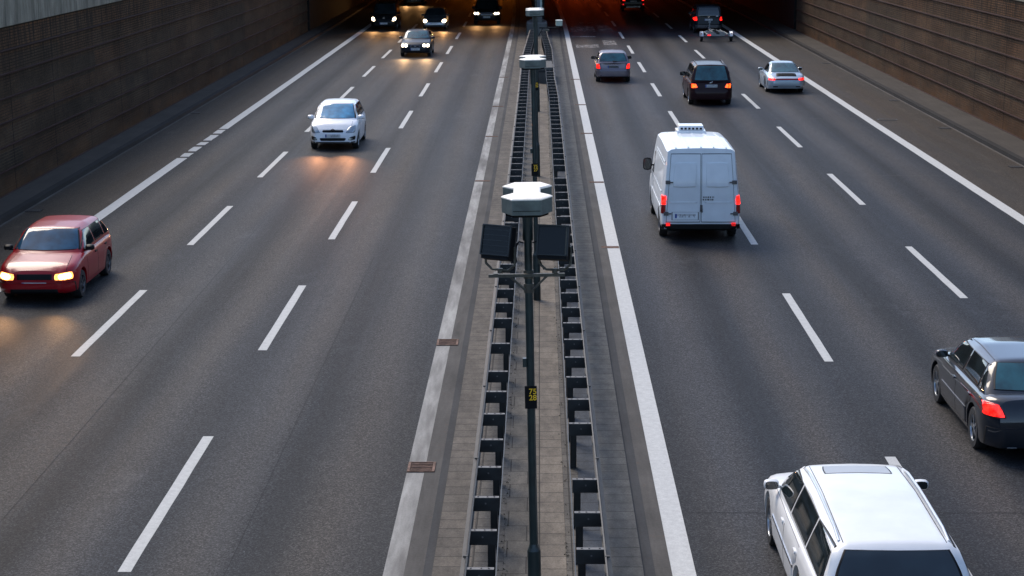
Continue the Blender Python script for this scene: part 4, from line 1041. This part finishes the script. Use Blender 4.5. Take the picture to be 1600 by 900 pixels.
c.bumper('B', .30, .58, P_plum, off=.03); c.plate('B', .83, w_=.50)
hx = c.ray('B', 0, .98)[0].x; MB().cyl((hx - .012, 0, .985), (hx - .003, 0, .985), .055, .055, 16).build('badge', 'chrome', c.t)
m = MB(); m.cyl((hx - .016, .08, .95), (hx - .016, -.06, 1.01), .02, .02, 8); m.build('tailgate_handle', 'chrome', c.t)

# 10 ice silver sports car -----------------------------------------------------------
L = 4.25
sp = dict(L=L, W=1.72, H=1.31, belt=.84, wb=2.27, fo=.95, wr=.31, zb=.16, paint=P_porsche, nose=[(0, .1), (.3, .0), (.5, .0), (.7, .1)], tail=[(0, .10), (.30, .02), (.42, .0), (.6, .02), (.72, .12), (.9, .2)],
          top=[(0, .56), (.1, .62), (.5, .72), (1.1, .82), (1.4, .85), (L - 1.2, .87), (L - .5, .82), (L - .1, .70), (L, .64)], gh=(1.22, 1.92, L - 1.50, L - .62), rbz=.84, rdrop=.05, kb=.86, kt=.62, rbow=-.3, round=dict(f=(.3, .9), r=(.26, .8)))
c = Car('sports_car', 'low ice-silver sports car with a red light band across its tail', 'car', sp, lane_pos(rear_y=83.95, cx=10.98, L=L), AW)
c.glazing('glass', 'glass_teal', 'glass', (.70,), rz=(.05, .06)); c.doors(1); c.mirrors(P_porsche, sz=(.13, .22, .14), d=1.75)
c.decal('light_band', 'B', [(-.52, .60), (.52, .60), (.52, .665), (-.52, .665)], 'red_lens', off=.008, nu=16)
c.pair('tail_light', 'B', [(.52, .59), (.78, .59), (.77, .68), (.52, .675)], 'tail_lit', off=.009, k=.1)
c.decal('engine_grille', 'T', [(L - .60, -.42), (L - .26, -.46), (L - .26, .46), (L - .60, .42)], 'trim', off=.012, k=.12, nu=10, nv=6)
c.bumper('B', .34, .56, off=.035); c.plate('B', .47); c.pair('fog_light', 'B', [(.40, .30), (.60, .30), (.60, .34), (.40, .34)], 'trim', off=.03)
for k_ in range(4): c.decal('grille_bar', 'T', [(L - .54 + k_ * .07, -.36), (L - .52 + k_ * .07, -.36), (L - .52 + k_ * .07, .36), (L - .54 + k_ * .07, .36)], 'black', off=.018, nu=2, nv=8)

# 11 black off-roader towing a trailer -------------------------------------------------
L = 4.75
sp = dict(L=L, W=1.84, H=1.82, belt=1.10, wb=2.75, fo=.85, wr=.36, zb=.28, paint=P_navy, nose=NOSE_H, tail=[(0, .05), (.45, .0), (.7, .0), (.8, .03), (1.2, .06)],
          top=[(0, .80), (.05, .92), (.3, 1.0), (1.1, 1.08), (1.4, 1.1), (L - .2, 1.1), (L, 1.08)], gh=(1.1, 1.8, L - .20, L - .03), kb=.95, kt=.80, rbow=.2, rim='rim_dark')
c = Car('off_roader', 'tall black off-roader with lit red tail lamps towing an empty boat trailer', 'car', sp, lane_pos(rear_y=124.2, cx=11.05, L=L), AW)
c.glazing(splits=(.4, .74), rz=(.02, .13)); c.doors(2); c.mirrors('black', sz=(.13, .24, .2)); c.roof_rails('black')
c.pair('tail_light', 'B', [(.74, .84), (.91, .84), (.90, 1.08), (.76, 1.08)], 'tail_lit', k=.2, off=.01); c.plate('B', .90); c.bumper('B', .36, .56, 'rim_dark', off=.05)
hx = c.ray('B', 0, 1.08)[0].x; MB().cyl((hx - .012, 0, 1.08), (hx - .002, 0, 1.08), .05, .05, 16).build('badge', 'chrome', c.t)
m = MB(); m.box((hx - .06, -.55, 1.13), (.02, .16, .05)); m.build('sticker', 'plate', c.t)
m = MB(); m.cyl((hx + .05, 0, .42), (hx - .16, 0, .40), .025); m.cyl((hx - .15, 0, .40), (hx - .15, 0, .48), .025); m.build('tow_bar', 'steel', c.t)

# 12 boat trailer -----------------------------------------------------------------------
M['zinc'] = simple('galvanised_trailer_frame', (.22, .25, .27), .45, .5, noise=.2)
t = empty('boat_trailer', (10.88 , 117.0, 0), AW); tag(t, 'empty galvanised boat trailer with white mudguards, hitched behind the black off-roader', 'trailer')
m = MB(); zf = .50
m.box((2.1, 0, zf + .02), (.10, .08, .10)); m.cyl((1.4, 0, zf), (6.75, .0, zf - .02), .045, .045, 8)
for s in (-1, 1): m.cyl((-1.1, s * .62, zf), (1.2, s * .62, zf), .04, .04, 8); m.cyl((1.2, s * .62, zf), (3.6, 0, zf), .04, .04, 8)
for x in (-1.1, 0, 1.2): m.cyl((x, -.62, zf), (x, .62, zf), .035, .035, 8)
m.cyl((0, -.9, .34), (0, .9, .34), .04, .04, 10); m.build('frame', 'zinc', t, 40)
m = MB()
for x in (-1.1, 0, 1.2): m.cyl((x, -.10, zf + .09), (x, .10, zf + .09), .06, .04, 12)
m.build('keel_roller', 'black', t, 40)
m = MB()
for s in (-1, 1): m.cyl((-1.0, s * .32, zf + .14), (1.0, s * .34, zf + .14), .035, .035, 8); m.cyl((0, s * .33, zf), (0, s * .33, zf + .12), .02, .02, 8)
m.build('bunk', 'zinc', t, 40)
MB().box((6.75, 0, zf - .02), (.22, .12, .09)).build('coupling', 'black', t, bevel=.02)
m = MB(); m.cyl((5.4, .08, .14), (5.4, .08, .62), .03); m.cyl((5.4, .04, .12), (5.4, .12, .12), .12, .12, 14); m.build('jockey_wheel', 'black', t, 40)
m = MB(); m.cyl((4.6, 0, zf), (4.6, 0, zf + .45), .035); m.box((4.6, 0, zf + .42), (.12, .14, .12)); m.build('winch_post', 'zinc', t)
for s in (-1, 1):
    wheel(t, 0, s * .99, .28, .16, 'rim_dark', 5)
    m = MB(); vs = []
    for i in range(9):
        a = R(10 + 160 * i / 8); vs += [(.34 * math.cos(a), s * .80, .28 + .34 * math.sin(a)), (.34 * math.cos(a), s * 1.0, .28 + .34 * math.sin(a))]
    m.add(vs, [(2 * i, 2 * i + 1, 2 * i + 3, 2 * i + 2) for i in range(8)] + [tuple(2 * i + 1 for i in range(9))], 0, True); m.build('mudguard', P_white, t)
    m = MB(); m.box((-1.1, s * .52, zf - .02), (.04, .20, .10)); m.build('tail_light', 'tail_lit' if s > 0 else 'red_lens', t)
    m = MB(); m.box((-.36, s * .93, .50), (.03, .07, .05)); m.build('side_reflector', 'orange_lens', t)
MB().box((-1.12, 0, zf), (.05, 1.5, .05)).build('light_board', 'zinc', t)

# 13 black off-roader inside the right tube -------------------------------------------
L = 4.4
sp = dict(L=L, W=1.80, H=1.72, belt=1.05, wb=2.65, fo=.85, wr=.34, zb=.24, paint=P_black, nose=NOSE_H, tail=[(0, .05), (.45, .0), (.7, .0), (1.1, .08)],
          top=[(0, .78), (.05, .88), (.3, .96), (1.1, 1.05), (1.4, 1.06), (L - .2, 1.06), (L, 1.02)], gh=(1.05, 1.75, L - .3, L - .05), kb=.95, kt=.78)
c = Car('off_roader', 'black off-roader with pale lower bumper inside the right tunnel tube', 'car', sp, lane_pos(rear_y=150.7, cx=7.62, L=L), AW)
c.glazing(splits=(.4, .74)); c.mirrors(P_black); c.pair('tail_light', 'B', [(.66, .84), (.84, .84), (.84, 1.0), (.68, 1.0)], 'tail_lit', k=.3, off=.01); c.plate('B', .80, lit='rim_dark')
c.decal('bumper', 'B', [(-.56, .32), (.56, .32), (.56, .44), (-.56, .44)], P_white, off=.04, nu=14); c.pair('reflector', 'B', [(.74, .52), (.82, .52), (.82, .60), (.74, .60)], 'reflector_glow', off=.03)

# 14 white panel van --------------------------------------------------------------------
L = 5.55
sp = dict(L=L, W=1.98, H=2.36, belt=1.18, wb=3.55, fo=.98, wr=.34, zb=.26, paint=P_vanwhite, nose=NOSE_H, tail=[(0, .03), (.4, .0), (.6, .0), (1.2, .03)],
          top=[(0, .80), (.05, .92), (.5, 1.10), (.9, 1.18), (L - .1, 1.22), (L, 1.22)], gh=(.70, 1.62, L - .06, L - .01), kb=.985, kt=.84, rbow=.0, rdrop=.03, rbz=1.16, round=dict(f=(.25, .6), r=(.045, .14)), rim='rim_dark')
c = Car('panel_van', 'white panel van with closed double rear doors and a white fan box on its roof', 'van', sp, lane_pos(rear_y=46.25, cx=4.0, L=L), AW)
c.glazing(rear=None, side=None)
c.pair('side_window', 'L', [(1.35, 1.25), (2.05, 1.25), (2.05, 1.80), (1.62, 1.80)], 'glass', k=.1, rim='trim', rw=.04)
for sg in (-1, 1):
    # a rear door with its pressed window field, hinges and seams
    y0_, y1_ = .012 * sg, .80 * sg; yt = .70 * sg
    dd = c.decal('rear_door', 'B', [(y0_, .50), (.86 * sg, .50), (.745 * sg, 2.20), (y0_, 2.20)], P_vanwhite, off=.012, rim='trim', rw=.010, nu=8, nv=14, k=.01)
    c.decal('pressed_panel', 'B', [(.12 * sg, 1.38), (.70 * sg, 1.38), (.655 * sg, 1.98), (.12 * sg, 1.98)], P_vanwhite, off=.026, k=.16, nu=6, nv=6, parent=dd, rw=.03)
    c.decal('pressed_panel', 'B', [(.10 * sg, .98), (.76 * sg, .98), (.76 * sg, 1.02), (.10 * sg, 1.02)], P_vanwhite, off=.02, k=.1, nu=6, nv=2, parent=dd)
    for z in (.72, 1.50):
        h = c.ray('B', .86 * sg * (1 if z < 1.2 else .95), z)
        m = MB(); m.box((h[0].x - .02, .86 * sg * (1 if z < 1.2 else .955), z), (.04, .12, .09)); m.box((h[0].x - .035, .78 * sg * (1 if z < 1.2 else .955), z), (.02, .10, .03)); m.build('hinge', 'rim_dark', dd)
    c.decal('tail_light', 'B', [(.875 * sg, .72), (.975 * sg, .72), (.965 * sg, .94), (.87 * sg, .94)], 'red_lens', off=.014, nu=3, nv=4)
    c.decal('tail_light', 'B', [(.87 * sg, .945), (.965 * sg, .945), (.955 * sg, 1.16), (.865 * sg, 1.16)], 'tail_lit', off=.016, nu=3, nv=4, k=.1)
    c.decal('reflector', 'B', [(.76 * sg, .42), (.86 * sg, .42), (.86 * sg, .49), (.76 * sg, .49)], 'reflector_glow', off=.06, nu=2, nv=2)
c.decal('bumper', 'B', [(-.93, .30), (.93, .30), (.93, .46), (-.93, .46)], 'trim', off=.05, nu=14)
c.decal('number_recess', 'B', [(-.66, .56), (-.05, .56), (-.05, .74), (-.66, .74)] if False else [(.05, .56), (.72, .56), (.72, .76), (.05, .76)], P_vanwhite, off=.02, nu=4, nv=3, rim='rim_dark', rw=.03)
c.plate('B', .66, y=.38)
h = c.ray('B', 0, .80); m = MB(); m.box((h[0].x - .03, -.01, .86), (.03, .06, .16)); m.box((h[0].x - .03, -.03, .80), (.03, .03, .10)); m.build('door_handle', 'rim_dark', c.t, bevel=.008)
m = MB(); hx = c.ray('B', -.2, 1.12)[0].x - .018
rn = random.Random(3)
for r2 in (1.13, 1.07):
    yy_ = -.06
    while yy_ > -.32: w_ = rn.uniform(.02, .045); m.box((hx, yy_, r2), (.002, w_ * .7, .038)); yy_ -= w_ + .012
m.build('lettering', 'plate_ink', c.t)
for z, wd in ((1.98, .018), (1.90, .014), (1.24, .02), (.86, .05)):
    for sd_ in 'LR': c.decal('side_moulding', sd_, [(1.9 if z < 1 else 2.3, z), (L - .25, z), (L - .25, z + wd), (1.9 if z < 1 else 2.3, z + wd)], P_vanwhite, off=.016, nu=10, nv=1, rim='rim_dark', rw=.0)
c.mirrors('black', sz=(.16, .24, .34), d=1.45, z=1.42, out=.08)
for a0, b0 in ((2.20, 3.45),): c.decal('sliding_door', 'R', [(a0, .42), (b0, .42), (b0, 2.10), (a0, 2.10)], P_vanwhite, off=.006, rim='rim_dark', rw=.006, nu=6, nv=10)
c.decal('cab_door', 'L', [(1.25, .42), (2.15, .42), (2.15, 1.20), (1.25, 1.20)], P_vanwhite, off=.005, rim='rim_dark', rw=.008)
c.pair('headlight', 'F', [(.55, .70), (.85, .70), (.84, .92), (.6, .92)], 'head_off', k=.3, off=.01); c.decal('grille', 'F', [(-.4, .68), (.4, .68), (.4, .84), (-.4, .84)], 'trim')
for k_ in range(5): c.decal('roof_rib', 'T', [(1.9, -.62 + .31 * k_ - .02), (L - .2, -.62 + .31 * k_ - .02), (L - .2, -.62 + .31 * k_ + .02), (1.9, -.62 + .31 * k_ + .02)], P_vanwhite, off=.012, nu=8, nv=1)
# roof fan: lower plinth, bevelled hood
hz = c.ray('T', 2.1, 0)[0].z; x0 = c.X(1.95)
m = MB(); m.prism([(x0 - .36, -.38), (x0 + .36, -.38), (x0 + .36, .38), (x0 - .36, .38)], hz - .06, hz + .07, 0, 0, .02); m.prism([(x0 - .30, -.33), (x0 + .32, -.33), (x0 + .32, .33), (x0 - .30, .33)], hz + .07, hz + .19, 0, 0, .05)
fan = m.build('roof_fan', P_white, c.t, bevel=.02); m = MB()
for k_ in range(6): m.box((x0 - .305, -.25 + .1 * k_, hz + .12), (.01, .06, .05))
m.build('vent_slot', 'trim', fan)

# 15 dark estate at the right edge -------------------------------------------------------
L = 4.55
sp = dict(L=L, W=1.77, H=1.43, belt=.93, wb=2.72, fo=.92, wr=.325, zb=.18, paint=P_deep, nose=NOSE_H, tail=[(0, .08), (.35, .0), (.6, .0), (.8, .06), (1.0, .14)],
          top=[(0, .62), (.05, .70), (.3, .80), (1.15, .92), (1.4, .94), (L - .35, .98), (L - .06, .96), (L, .94)], gh=(1.10, 1.95, L - .92, L - .26), rbz=.97, kb=.93, kt=.68, rbow=.5, spokes=5)
c = Car('saloon_car', 'blue-black car with a bright red tail lamp, cut by the right picture edge', 'car', sp, lane_pos(rear_y=27.2, cx=7.52, L=L), AW)
c.glazing('glass', 'glass_teal', 'glass', (.47, .86)); c.doors(2); c.mirrors(P_deep)
c.pair('tail_light', 'B', [(.56, .70), (.87, .70), (.87, .91), (.66, .90)], 'tail_lit', k=.25, off=.010, rim='red_lens', rw=.08)
for sd_ in 'LR': c.decal('tail_light_side', sd_, [(L - .34, .72), (L - .12, .71), (L - .12, .89), (L - .30, .88)], 'tail_lit', off=.010, k=.3)
c.bumper('B', .26, .55, off=.03); c.plate('B', .78); c.decal('exhaust', 'B', [(.4, .22), (.55, .22), (.55, .27), (.4, .27)], 'chrome', off=.03)
for sd_ in 'LR': c.decal('side_moulding', sd_, [(1.45, .50), (3.2, .50), (3.2, .535), (1.45, .535)], 'rim_dark', off=.014, nu=10, nv=1)
for sg in (-1, 1): c.decal('roof_seam', 'T', [(2.05, .545 * sg), (L - 1.0, .545 * sg), (L - 1.0, .553 * sg), (2.05, .553 * sg)], 'trim', off=.003, nu=12, nv=1)

# 16 pale silver estate at the bottom edge --------------------------------------------------
L = 5.3
sp = dict(L=L, W=1.82, H=1.46, belt=.95, wb=2.85, fo=.90, wr=.325, zb=.18, paint=P_pearl, nose=[(0, .1), (.35, .0), (.55, .02), (.72, .12), (1., .26)], tail=[(0, .08), (.35, .0), (.6, .0), (.9, .06), (1.1, .12)],
          top=[(0, .64), (.05, .70), (.3, .80), (1.15, .93), (1.4, .95), (L - .35, .99), (L, .97)], gh=(1.08, 1.92, L - .36, L - .03), rbz=.98, kb=.93, kt=.70, rbow=.7, rdrop=.06)
c = Car('estate_car', 'pale silver estate car with long roof, cut off by the bottom edge of the picture', 'car', sp, lane_pos(rear_y=19.2, cx=3.88, L=L), AW)
c.glazing('glass', 'glass', 'glass', (.34, .68), rz=(.06, .12)); c.doors(2); c.mirrors(P_pearl)
c.pair('tail_light', 'B', [(.66, .72), (.89, .72), (.86, 1.05), (.74, 1.05)], 'red_lens', k=.2, off=.010)
for sd_ in 'LR': c.decal('tail_light_side', sd_, [(L - .36, .76), (L - .10, .74), (L - .10, .98), (L - .22, 1.0)], 'red_lens', off=.010, k=.3)
c.bumper('B', .26, .55); c.plate('B', .80); c.roof_rails(P_silver, y=.60)
for sg in (-1, 1): c.decal('roof_seam', 'T', [(2.0, .535 * sg), (L - .5, .56 * sg), (L - .5, .568 * sg), (2.0, .543 * sg)], 'trim', off=.003, nu=14, nv=1)
c.decal('roof_tint_panel', 'T', [(2.06, -.40), (2.40, -.42), (2.40, .42), (2.06, .40)], carpaint('tinted_panel', (.36, .33, .30)), off=.004, k=.1, nu=6, nv=8, rim='trim', rw=.02)  # darker tinted patch at the front of the roof
for sd_ in 'LR': c.decal('side_moulding', sd_, [(1.45, .56), (3.5, .56), (3.5, .60), (1.45, .60)], 'chrome', off=.012, nu=10, nv=1)
c.pair('headlight', 'F', [(.5, .60), (.82, .60), (.80, .74), (.52, .74)], 'head_off', k=.3)
